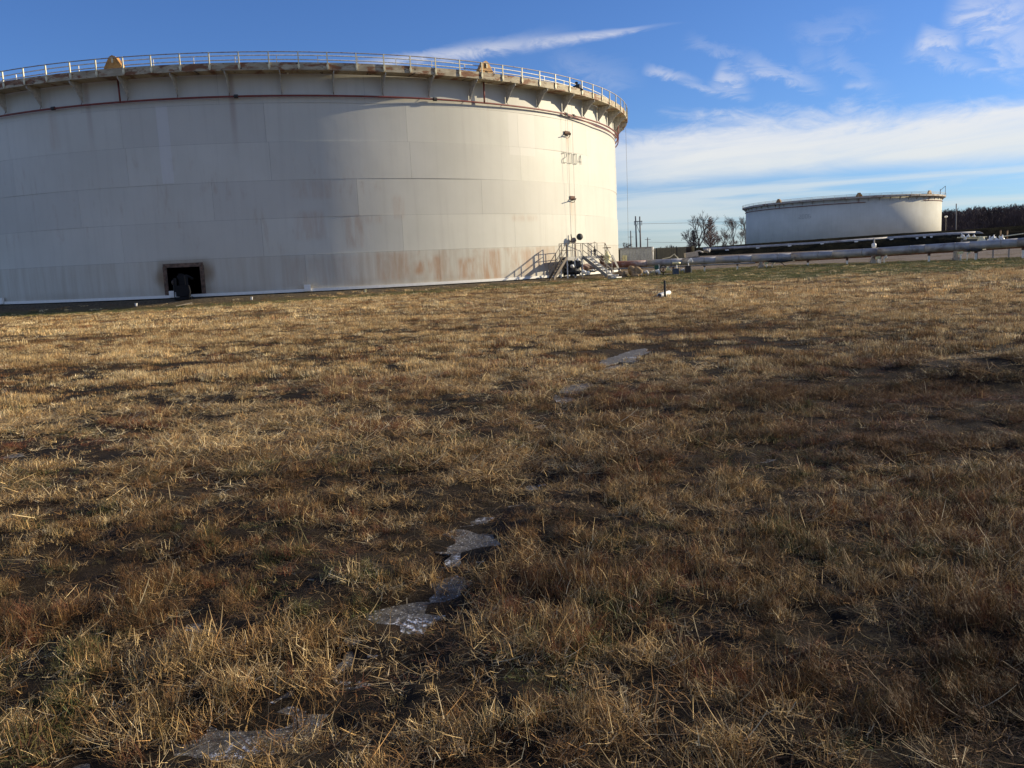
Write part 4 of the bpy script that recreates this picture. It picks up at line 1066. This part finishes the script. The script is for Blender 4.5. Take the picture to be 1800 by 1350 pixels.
for i in range(4): q = at(1690 + i * 28, 424, 63); MB().bar((q.x, q.y, hgt(q.x, q.y) - .1), q, .08, .08).build('skid_leg', M_grey, rm)
for px, lb in ((1758.5, 'left one of two short tan posts on the dark dike at the right'), (1770.5, 'right one of two short tan posts on the dark dike at the right')):
    q = at(px, 412.5, 127.5); o = thing('marker_post', lb, 'post', (q.x, q.y, q.z - .5)); MB().tube([(0, 0, -.4), (0, 0, 1.15)], .10, 8).build('post', M_orange, o, True); MB().lathe([(.11, 1.06), (.13, 1.1), (.06, 1.18)], (0, 0, 0), (0, 0, 1), 8).build('cap', M_rust, o)
# bench ground under those posts is the dike itself; thin rail on the crest
# ---------------------------------------------------------------- utility poles and wires
def pole(px_top, py_top, px_bot, y, r, name='utility_pole', label='', arms=(), h_extra=0):
    t = at(px_top, py_top, y); q = at(px_bot, hor(px_bot), y); o = thing(name, label, 'utility pole', (q.x, y, hgt(q.x, y) - .5))
    MB().tube([(0, 0, 0), (t.x - q.x, 0, t.z - o.location.z)], [r * 1.25, r * .8], 8).build('pole', M_pole, o, True)
    for (dz, L) in arms: MB().box((t.x - q.x, -.2, t.z - o.location.z - dz), (L, .14, .16)).build('crossarm', M_pole, o)
    return o, t
hf = thing('utility_pole', 'tall twin-pole electric line frame right of the big tank', 'utility pole', (0, 0, 0))
pts = {}
for pt, pb in (((1117, 380), 1119.5), ((1124.5, 380.5), 1126.5)):
    t = at(pt[0], pt[1], 330); q = at(pb, hor(pb), 330); MB().tube([(q.x, 330, hgt(q.x, 330) - .5), t], [.34, .24], 8).build('pole', M_pole, hf, True); pts[pt[0]] = t
a, c = at(1114.5, 389.5, 330), at(1129, 388.8, 330); MB().bar(a, c, .25, .28).build('crossarm', M_pole, hf)
a, c = at(1118, 393, 330), at(1125.5, 412, 330); MB().bar(a, c, .14, .14).build('cross_brace', M_pole, hf)
for px in (1115, 1121, 1128):
    a = at(px, 389.5, 330); MB().tube([a, a - Vector((0, 0, 1.4))], .13, 6).build('insulator', M_grey, hf)
pole(1108.5, 405.5, 1109.6, 360, .26, label='short utility pole between the big tank and the twin-pole frame', arms=((2.6, 2.2),))
pole(1138.3, 417.5, 1138.8, 360, .24, label='shortest utility pole, just right of the twin-pole frame', arms=((.8, 2.4),))
pole(1681, 358, 1680, 420, .30, label='tall bare pole in front of the wood right of the far tank', arms=())
lp = thing('lamp_post', 'thin lamp post with a round white head beside the far tank', 'lamp post', (0, 0, 0)); t = at(1663, 381, 300); q = at(1662.5, 405, 300)
MB().tube([(q.x, 300, 0), t], .09, 6).build('post', M_pole, lp, True); MB().blob(t, (.5, .5, .4), .05).build('lamp_head', M_whiteclean, lp, True)
def wire(a, c, sag, lb):
    pts_ = [a.lerp(c, i / 20) - Vector((0, 0, sag * 4 * (i / 20) * (1 - i / 20))) for i in range(21)]
    o = MB().tube(pts_, .055, 4).build('power_line', M_cable); tag(o, lb, 'cable')
wire(at(1121, 393.5, 330), at(1560, 373, 430), 1.0, 'upper power line stretching right from the twin-pole frame')
wire(at(1138, 425.5, 360), at(1560, 400, 430), 2.5, 'lower power line running right past the bare trees')

# ---------------------------------------------------------------- trees
def tree_mesh(h, seed, spread=.42, conif=False, r0=None, depth=5, twig=.05):
    rd = random.Random(seed); tr = MB(); cw = MB(); r0 = r0 or h * .022
    def grow(p, d, L, r, k, mb, ):
        q = p + d * L; mid = (p + q) / 2 + Vector((rd.uniform(-1, 1), rd.uniform(-1, 1), 0)) * L * .05
        mb.tube([p, mid, q], [r, r * .85, r * .7], 5 if k < 2 else 3, caps=False)
        if k >= depth: return
        nb = 3 if k < 2 else rd.choice((3, 4))
        for i in range(nb):
            ang = rd.uniform(.25, .75) * spread / .42; rot = rd.uniform(0, 2 * pi)
            a = d.orthogonal().normalized(); a = Matrix.Rotation(rot, 3, d) @ a
            nd = (d * cos(ang) + a * sin(ang) + Vector((0, 0, .12))).normalized()
            grow(p.lerp(q, rd.uniform(.55, 1.0)) if i else q, nd, L * rd.uniform(.62, .82), max(r * .58, twig), k + 1, cw)
    if not conif: grow(Vector((0, 0, -.5)), Vector((rd.uniform(-.05, .05), 0, 1)).normalized(), h * .37, r0, 0, tr)
    else:
        tr.tube([(0, 0, -.5), (0, 0, h)], [r0, twig], 5)
        for i in range(150):
            z = h * rd.uniform(.12, .98); L = (h - z) * .30 + .5; a = rd.uniform(0, 2 * pi); q = Vector((cos(a) * L, sin(a) * L, z + L * .75))
            cw.tube([(0, 0, z), q], [twig * 1.8, twig], 3, caps=False)
            for j in range(5):
                t = rd.uniform(.3, 1); s_ = Vector((0, 0, z)).lerp(q, t); cw.tube([s_, s_ + Vector((rd.uniform(-1, 1), rd.uniform(-1, 1), rd.uniform(.2, 1.2))) * L * .35], [twig, twig * .7], 3, caps=False)
    return tr, cw
def tree(px, pytop, y, seed, label, mat=M_bark, name='bare_tree', **kw):
    t = at(px, pytop, y); q = at(px, hor(px), y); gz = hgt(q.x, y); h = t.z - gz
    o = thing(name, label, 'tree', (q.x, y, gz), 'bare winter trees beyond the dike')
    tr, cw = tree_mesh(h * kw.pop('hf', 1.0), seed, **kw); tr.build('trunk', mat, o, True); cw.build('crown', mat, o)
tree(1229, 374, 400, 11, 'tallest bare tree with a forked dark trunk left of the far tank', twig=0.050, hf=.93, r0=.55)
tree(1249, 381, 400, 12, 'dense reddish-brown pointed tree right of the tallest forked tree', M_bark2, conif=True, twig=0.068)
tree(1213, 398, 395, 13, 'thin pale bare tree at the left end of the tree group', twig=0.036, hf=.95, depth=5)
tree(1219, 405, 398, 14, 'low dark bushy tree before the tallest forked tree', conif=True, twig=0.063)
tree(1271, 403, 405, 15, 'low spreading bare tree in the middle gap of the group', twig=0.041, spread=.55)
tree(1290, 388, 405, 16, 'slim upright bare tree just left of the far tank', twig=0.041, spread=.3)
tree(1302, 402, 410, 17, 'short bare tree touching the far tank at its left edge', twig=0.041, spread=.5)
tree(1311, 384, 440, 18, 'bare tree half hidden behind the left edge of the far tank', twig=0.041, spread=.35)
tree(1281, 412, 400, 19, 'lowest shrubby bare tree beside the slim upright one', twig=0.041, spread=.6)
tree(1260, 410, 402, 23, 'small shrubby tree between the reddish tree and the spreading one', twig=0.041, spread=.6)
tree(1091, 420, 420, 20, 'round bare tree peeking out right beside the big tank', twig=0.045, spread=.6)
def bush(px, pytop, y, w_, seed, label):
    t = at(px, pytop, y); gz = hgt(t.x, y); h = t.z - gz; rd = random.Random(seed)
    o = thing('bush', label, 'bush', (t.x, y, gz), 'far bushes on the horizon'); mb = MB()
    for i in range(260):
        a = rd.uniform(0, 2 * pi); r = w_ * sqrt(rd.random()); x, yy = r * cos(a), r * sin(a) * .6; L = h * (1 - .45 * (r / w_) ** 2) * rd.uniform(.6, 1)
        mb.tube([(x * .6, yy * .6, 0), (x, yy, L)], [.14, .06], 3, caps=False)
    mb.build('crown', M_bark, o); MB().tube([(0, 0, -.3), (0, 0, h * .6)], [.2, .1], 5).build('trunk', M_bark, o)
for px, py, w_, sd, lb in ((1102, 431, 2.4, 1, 'small round bush above the left end of the trailer roof'), (1113, 433, 3.0, 2, 'second small bush above the trailer roof near the twin poles'), (1160, 433, 5, 3, 'low wide bush left of the upright stub above the olive container'), (1178, 429.5, 5, 4, 'taller round bush above the olive container'), (1152, 437, 6, 5, 'faint low bush between trailer and container'), (1193, 433, 4, 6, 'low bush at the right above the olive container')):
    bush(px, py, 470, w_, sd, lb)
# far wood at the right, one mass
mb = MB(); rd = random.Random(21)
for row in range(5):
    y = 520 + row * 14
    px = 1625 - row * 3
    while px < 2300:
        topy = float(np.interp(px, [1600, 1655, 1665, 1680, 1700, 1715, 1740, 1765, 1800, 2300], [374, 371, 368, 369, 366.5, 364, 366, 362, 359.5, 350])) + rd.uniform(-2.5, 6) + (4 - row) * .9
        t = at(px, topy, y); h = t.z + .5; x0 = t.x
        mb.tube([(x0, y, -.5), (x0 + rd.uniform(-.4, .4), y, h * .96)], [.30, .07], 3, caps=False)
        for i in range(34):
            z = h * (rd.random() ** .7) * .97; a = rd.uniform(0, 2 * pi); L = rd.uniform(.5, 1) * (1.0 + (h - z) * .20)
            qx, qy = cos(a) * L, sin(a) * L
            mb.tube([(x0, y, z), (x0 + qx, y + qy, min(z + L * 1.2, h + .4))], [.17, .07], 3, caps=False)
        px += rd.uniform(1.6, 3.2)
o = mb.build('far_wood', M_forest); tag(o, 'dark leafless wood along the horizon right of the far tank', 'wood', kind='stuff')
# undergrowth behind the wood: its own dense thicket of stems
mb = MB()
for i in range(5200):
    px = rd.uniform(1615, 2300); y = rd.uniform(575, 640); t = at(px, 400, y)
    h = rd.uniform(8, 19.5); mb.tube([(t.x, y, -.5), (t.x + rd.uniform(-1, 1), y, h)], [.55, .25], 3, caps=False)
o = mb.build('undergrowth', M_forest); tag(o, 'thick undergrowth at the back of the far wood', 'undergrowth', kind='stuff')

# ---------------------------------------------------------------- ice in the swale
mt, n, b = newmat('frozen_puddle_ice')
co = n.node('ShaderNodeTexCoord').outputs['Object']
i1, i2, i3 = n.noise(co, 2.2, 5, .6), n.noise(co, 14, 6, .7), n.noise(co, 60, 3, .6)
c = n.mix(n.sm(i2, .38, .62), (0.055, 0.048, 0.038), (0.15, 0.138, 0.118))
c = n.mix(n.sm(i3, .60, .66), c, (0.5, 0.51, 0.52))
c = n.mix(n.mul(n.sm(i1, .54, .62), n.sm(n.noise(co, 26, 5, .7), .50, .58)), c, (0.80, 0.83, 0.88))
n.l.new(c, b.inputs['Base Color']); n.l.new(n.sm(i2, .3, .7, .5, .85), b.inputs['Roughness'])
n.l.new(n.bump(n.add(i2, n.mul(i3, .5)), .5, .02), b.inputs['Normal']); b.inputs['Specular IOR Level'].default_value = 0.28; M_ice = mt
def inpoly(x, y, P):
    inside = np.zeros(x.shape, bool); j = len(P) - 1
    for i in range(len(P)):
        xi, yi, xj, yj = P[i][0], P[i][1], P[j][0], P[j][1]
        c_ = ((yi > y) != (yj > y)) & (x < (xj - xi) * (y - yi) / (yj - yi + 1e-12) + xi)
        inside ^= c_; j = i
    return inside
for k, P in enumerate(icepoly):
    cx_, cy_ = P.mean(0); Z = height(P[:, 0], P[:, 1]); zi = float(np.percentile(Z, 52)) - .006
    mb = MB(); n_ = len(P); Q = [((x - cx_) * 1.22, (y - cy_) * 1.22) for x, y in P]
    mb.v = [(x, y, 0) for x, y in Q] + [(0, 0, .0)] + [(x, y, -.12) for x, y in Q]
    mb.f = [(i, (i + 1) % n_, n_) for i in range(n_)] + [((i + 1) % n_, i, n_ + 1 + i, n_ + 1 + (i + 1) % n_) for i in range(n_)]
    o = mb.build('frozen_puddle', M_ice, loc=(cx_, cy_, zi)); tag(o, kind='structure')

# ---------------------------------------------------------------- grass
mt, n, b = newmat('dry_grass')
ia = n.node('ShaderNodeAttribute', attribute_name='tint', attribute_type='INSTANCER')
ba = n.node('ShaderNodeAttribute', attribute_name='blade')
c = n.mix(1.0, ia.outputs['Color'], ba.outputs['Color'], 'MULTIPLY')
n.l.new(c, b.inputs['Base Color']); b.inputs['Roughness'].default_value = .62; b.inputs['Specular IOR Level'].default_value = .3
tr_ = n.node('ShaderNodeBsdfTranslucent'); n.l.new(c, tr_.inputs['Color'])
ms = n.node('ShaderNodeMixShader'); ms.inputs[0].default_value = .12
n.l.new(b.outputs[0], ms.inputs[1]); n.l.new(tr_.outputs[0], ms.inputs[2]); n.l.new(ms.outputs[0], n.n['Material Output'].inputs['Surface'])
M_grass = mt
clumps = bpy.data.collections.new('grass_clumps')
def clump(i, nb, rad_, hmin, hmax, wmin, wmax, lean=.5, droop=.3, lying=0.0, segs=3, branch=False, green=0.0):
    rd = np.random.default_rng(100 + i); V, Fc, C = [], [], []
    for k in range(nb):
        a = rd.uniform(0, 2 * pi); r = rad_ * sqrt(rd.random()); x, y = r * cos(a), r * sin(a)
        L = rd.uniform(hmin, hmax); wd = rd.uniform(wmin, wmax); az_ = rd.uniform(0, 2 * pi); ln = rd.normal(0, lean)
        if rd.random() < lying: ln = rd.uniform(1.0, 1.62) * rd.choice((-1, 1)); L *= 1.3
        fa = rd.uniform(0, pi); dr = rd.normal(0, droop); tone = float(np.clip(rd.normal(.95, .42), .22, 1.9))
        hue = rd.uniform(-1, 1); col = (tone * (1 + .06 * hue), tone, tone * (1 - .14 * hue))
        if rd.random() < green: col = (tone * .42, tone * .62, tone * .35)
        P = Vector((x, y, -.01 + (rd.uniform(.004, .05) if abs(ln) > 1 else 0))); base = len(V); kink = rd.random() < .35
        for s_ in range(segs + 1):
            t = s_ / segs; ww = wd * (1 - .75 * t) / 2
            sx, sy = cos(fa) * ww, sin(fa) * ww
            V += [(P.x - sx, P.y - sy, P.z), (P.x + sx, P.y + sy, P.z)]
            C += [col + (1,)] * 2
            ang = ln + dr * t * 2 + (1.2 if kink and t > .45 else 0)
            P = P + Vector((sin(ang) * cos(az_), sin(ang) * sin(az_), cos(ang))) * (L / segs)
            if P.z < .006: P.z = .006
        for s_ in range(segs): q = base + 2 * s_; Fc.append((q, q + 1, q + 3, q + 2))
        if branch:
            for j in range(4):
                t = rd.uniform(.35, .95); s_ = Vector((x, y, 0)).lerp(P, t); a2 = rd.uniform(0, 2 * pi); q2 = s_ + Vector((cos(a2), sin(a2), rd.uniform(.2, 1.2))) * L * .25
                bb = len(V); V += [tuple(s_ + Vector((wd * .3, 0, 0))), tuple(s_ - Vector((wd * .3, 0, 0))), tuple(q2 + Vector((0, 0, wd * 1.2)))]; C += [col + (1,)] * 3; Fc.append((bb, bb + 1, bb + 2))
    me = bpy.data.meshes.new('clump'); me.from_pydata(V, [], Fc); ca = me.color_attributes.new('blade', 'FLOAT_COLOR', 'POINT')
    ca.data.foreach_set('color', np.array(C, np.float32).ravel()); me.materials.append(M_grass)
    o = bpy.data.objects.new('clump_%02d' % i, me); clumps.objects.link(o)
# 0-3 upright near, 4-7 lying straw, 8-10 fine weeds, 11 low green, 12-14 mid, 15-17 far
for i in range(4): clump(i, 24, .050, .04, .15, .003, .0064, .42, .3, .22, 4)
for i in range(4, 8): clump(i, 20, .12, .06, .20, .0035, .009, .9, .4, .72, 4)
for i in range(8, 11): clump(i, 30, .07, .06, .14, .0022, .004, .35, .2, .08, 3, branch=True)
clump(11, 60, .10, .02, .06, .003, .007, .7, .3, .2, 2)
for i in range(12, 15): clump(i, 50, .15, .06, .16, .006, .010, .38, .25, .25, 3)
for i in range(15, 18): clump(i, 70, .34, .06, .15, .012, .020, .4, .2, .18, 2)

STRAW = np.array([(0.62, 0.46, 0.235), (0.54, 0.38, 0.18), (0.74, 0.60, 0.36), (0.46, 0.31, 0.14), (0.42, 0.25, 0.105)])
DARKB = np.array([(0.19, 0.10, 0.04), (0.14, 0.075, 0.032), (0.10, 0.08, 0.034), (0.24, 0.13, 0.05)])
REDB = np.array([(0.25, 0.09, 0.04), (0.19, 0.08, 0.04)])
GREEN = np.array([(0.12, 0.125, 0.04), (0.15, 0.14, 0.055), (0.085, 0.105, 0.035)])
pts_all, rot_all, scl_all, idx_all, col_all = [], [], [], [], []
def wedge(n_, r0, r1, half=39):
    r = np.sqrt(rng.uniform(r0 * r0, r1 * r1, n_)); a = np.radians(rng.uniform(-half, half, n_)); return r * np.sin(a), r * np.cos(a)
def scatter(n_, r0, r1, typ, base_scale, mat_=False):
    x, y = wedge(n_, r0, r1)
    rt = np.hypot(x - TC.x, y - TC.y); pd = PIPE_D(x, y)
    keep = (rt > R1 + 1.9 + rng.uniform(-.3, 1.2, n_)) & (pd < 4.5 + rng.normal(0, 2.0, n_))
    ice = np.zeros(n_, bool)
    for P in icepoly:
        lo, hi = P.min(0) - .05, P.max(0) + .05; m_ = (x > lo[0]) & (x < hi[0]) & (y > lo[1]) & (y < hi[1])
        if m_.any(): ii_ = np.where(m_)[0]; ice[ii_] |= inpoly(x[ii_], y[ii_], P) | inpoly(x[ii_], y[ii_] + .06, P)
    keep &= (~ice) | (rng.random(n_) < .24)
    # cover: patchy, thin in the swale and in dark tracks
    bl_ = sst(np.hypot(x, y), 6, 13)
    f1 = (fbm(x / .17, y / .15, 51, 2) * (1 - bl_) + fbm(x / .42, y / .34, 57, 2) * bl_) * .55 + .25 * fbm(x / .5, y / .45, 53, 2) + .20 * fbm(x / 1.6, y / 1.1, 55, 2); f2 = fbm(x / 4.0, y / 2.2, 61, 3); sw = seg_dist(x, y, SWALE)
    # mowing tracks: bands that run across, bending with distance
    u = y + .05 * x + 1.3 * (fbm(x / 9, y / 9, 71, 2) - .5)
    far_l = sst(y, 9, 16) * (1 - sst(x, 3, 12))
    track = fbm(x / 14 + 5, u / 0.9, 81, 3)
    bare = far_l * sst(track, .53, .62) * sst(fbm(x / 5, y / 3, 91, 2), .42, .58)
    nr_ = 1 - sst(np.hypot(x, y), 9, 20)
    p = (.30 - .20 * nr_) + .95 * sst(f1, .40 + .04 * nr_, .58); p *= 1 - .55 * (1 - sst(sw, .1, .5)); p *= 1 - .55 * bare
    if mat_: p = 1.0 * np.ones(n_)
    keep &= rng.random(n_) < p; keep0 = keep.copy()
    x, y, f1, f2, sw, bare, rt = [q[keep] for q in (x, y, f1, f2, sw, bare, rt)]; n_ = len(x)
    z = height(x, y); r = np.hypot(x, y)
    gz, dz_, gv = zones(x, y)
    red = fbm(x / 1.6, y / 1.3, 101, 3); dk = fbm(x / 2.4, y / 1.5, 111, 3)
    right_shade = sst(np.arctan2(x, y), -.15, .5) * (1 - sst(r, 11, 26)); near = 1 - sst(r, 3.5, 15)  # near right foreground gets darker clumps as painted shade
    hx, hy = gpt(1690, 676); shade_patch = np.exp(-(((x - hx) / 2.0) ** 2 + ((y - hy) / .9) ** 2))  # patch of dark clumps standing in for a cast shadow
    weed_shade = sst(PIPE_D(x, y), -1.6, .3)  # dark weeds along the pipeline, its shadow put into their colour too
    wdark = np.clip(sst(dk, .40, .62) * (.30 + .30 * near + .2 * right_shade) + .14 * near + .75 * bare + .12 * right_shade + .9 * shade_patch + .75 * weed_shade, 0, .96)
    wred = sst(red, .54, .70) * .5 * (.3 + .7 * (1 - sst(r, 14, 30)))
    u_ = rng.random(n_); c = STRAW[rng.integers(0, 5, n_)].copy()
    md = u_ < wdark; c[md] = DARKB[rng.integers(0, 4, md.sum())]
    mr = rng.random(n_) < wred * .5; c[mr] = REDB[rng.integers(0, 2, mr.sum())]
    gpatch = sst(fbm(x / 1.1, y / .9, 121, 3), .53, .66) * near
    mg = rng.random(n_) < np.clip(gz * .78 + .5 * gpatch, 0, .9); c[mg] = GREEN[rng.integers(0, 3, mg.sum())]
    warm = 1 + .30 * (f2 - .5)[:, None]
    lo_ = (1 - .06 * near) * (1 - .28 * right_shade)  # tint also lowered to the right, shade put into the blade colour
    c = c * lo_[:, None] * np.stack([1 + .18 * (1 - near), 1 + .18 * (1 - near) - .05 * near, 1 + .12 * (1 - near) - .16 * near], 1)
    if mat_: c = np.where((rng.random(n_) < .6)[:, None], DARKB[rng.integers(0, 4, n_)] * .6, STRAW[rng.integers(3, 5, n_)] * .6)
    c = c * warm * rng.uniform(.6, 1.3, (n_, 1))
    idx = rng.choice(typ, n_)
    if typ[0] < 12:      # near types chosen by patch
        lie = fbm(x / 1.3, y / 1.0, 131, 3); t_ = rng.random(n_)
        plie = np.clip(sst(lie, .34, .6) * .7 + .22, 0, 1)
        idx = np.where(t_ < plie, rng.integers(4, 8, n_), rng.integers(0, 4, n_))
        idx = np.where(md | mr, np.where(rng.random(n_) < .7, rng.integers(8, 11, n_), idx), idx)
        idx = np.where(mg & (rng.random(n_) < .7), 11, idx)
    if mat_: idx = rng.integers(4, 8, n_)
    on_ice = ice[keep0]
    if typ[0] < 12: idx = np.where(on_ice, rng.integers(4, 8, n_), idx)
    hs_ = (.42 + .9 * sst(f1, .38, .72) ** 1.5) * (1 - .35 * gz) * (1 - .45 * bare)
    bs_xy, bs_z = base_scale if isinstance(base_scale, tuple) else (base_scale, base_scale)
    s = bs_z * hs_[:, None] * rng.uniform(.75, 1.3, (n_, 1)) * np.array([[1, 1, 1.0]])
    s[:, :2] = bs_xy * rng.uniform(.85, 1.25, (n_, 1))
    rot = np.stack([rng.normal(0, .10, n_), rng.normal(0, .10, n_), rng.uniform(0, 2 * pi, n_)], 1)
    pts_all.append(np.stack([x, y, z], 1)); rot_all.append(rot); scl_all.append(s); idx_all.append(idx); col_all.append(c)
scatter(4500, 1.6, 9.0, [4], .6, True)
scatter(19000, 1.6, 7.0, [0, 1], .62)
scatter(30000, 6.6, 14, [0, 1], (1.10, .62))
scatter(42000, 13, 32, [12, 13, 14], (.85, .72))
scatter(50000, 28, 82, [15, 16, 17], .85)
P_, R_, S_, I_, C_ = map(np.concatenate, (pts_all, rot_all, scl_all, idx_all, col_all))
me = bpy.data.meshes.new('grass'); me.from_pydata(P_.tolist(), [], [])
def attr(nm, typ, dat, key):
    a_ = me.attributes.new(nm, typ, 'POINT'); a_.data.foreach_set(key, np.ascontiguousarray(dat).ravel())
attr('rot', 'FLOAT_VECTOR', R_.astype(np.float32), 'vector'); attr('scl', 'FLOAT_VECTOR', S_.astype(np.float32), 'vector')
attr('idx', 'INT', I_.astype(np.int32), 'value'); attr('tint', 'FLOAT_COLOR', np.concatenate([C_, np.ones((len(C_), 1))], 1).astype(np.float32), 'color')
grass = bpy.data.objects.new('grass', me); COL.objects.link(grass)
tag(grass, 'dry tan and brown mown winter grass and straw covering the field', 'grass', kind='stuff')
ng = bpy.data.node_groups.new('grass_scatter', 'GeometryNodeTree')
ng.interface.new_socket('Geometry', in_out='INPUT', socket_type='NodeSocketGeometry'); ng.interface.new_socket('Geometry', in_out='OUTPUT', socket_type='NodeSocketGeometry')
gi, go = ng.nodes.new('NodeGroupInput'), ng.nodes.new('NodeGroupOutput')
iop = ng.nodes.new('GeometryNodeInstanceOnPoints'); ci = ng.nodes.new('GeometryNodeCollectionInfo')
ci.inputs['Collection'].default_value = clumps; ci.inputs['Separate Children'].default_value = True; ci.inputs['Reset Children'].default_value = True
iop.inputs['Pick Instance'].default_value = True
def na(nm, t):
    q = ng.nodes.new('GeometryNodeInputNamedAttribute'); q.data_type = t; q.inputs['Name'].default_value = nm
    return [o_ for o_ in q.outputs if o_.enabled and o_.name == 'Attribute'][0]
lk = ng.links.new
lk(gi.outputs[0], iop.inputs['Points']); lk(ci.outputs[0], iop.inputs['Instance']); lk(na('idx', 'INT'), iop.inputs['Instance Index'])
e2r = ng.nodes.new('FunctionNodeEulerToRotation'); lk(na('rot', 'FLOAT_VECTOR'), e2r.inputs[0]); lk(e2r.outputs[0], iop.inputs['Rotation'])
lk(na('scl', 'FLOAT_VECTOR'), iop.inputs['Scale']); lk(iop.outputs[0], go.inputs[0])
grass.modifiers.new('scatter', 'NODES').node_group = ng
print('clumps', len(P_))
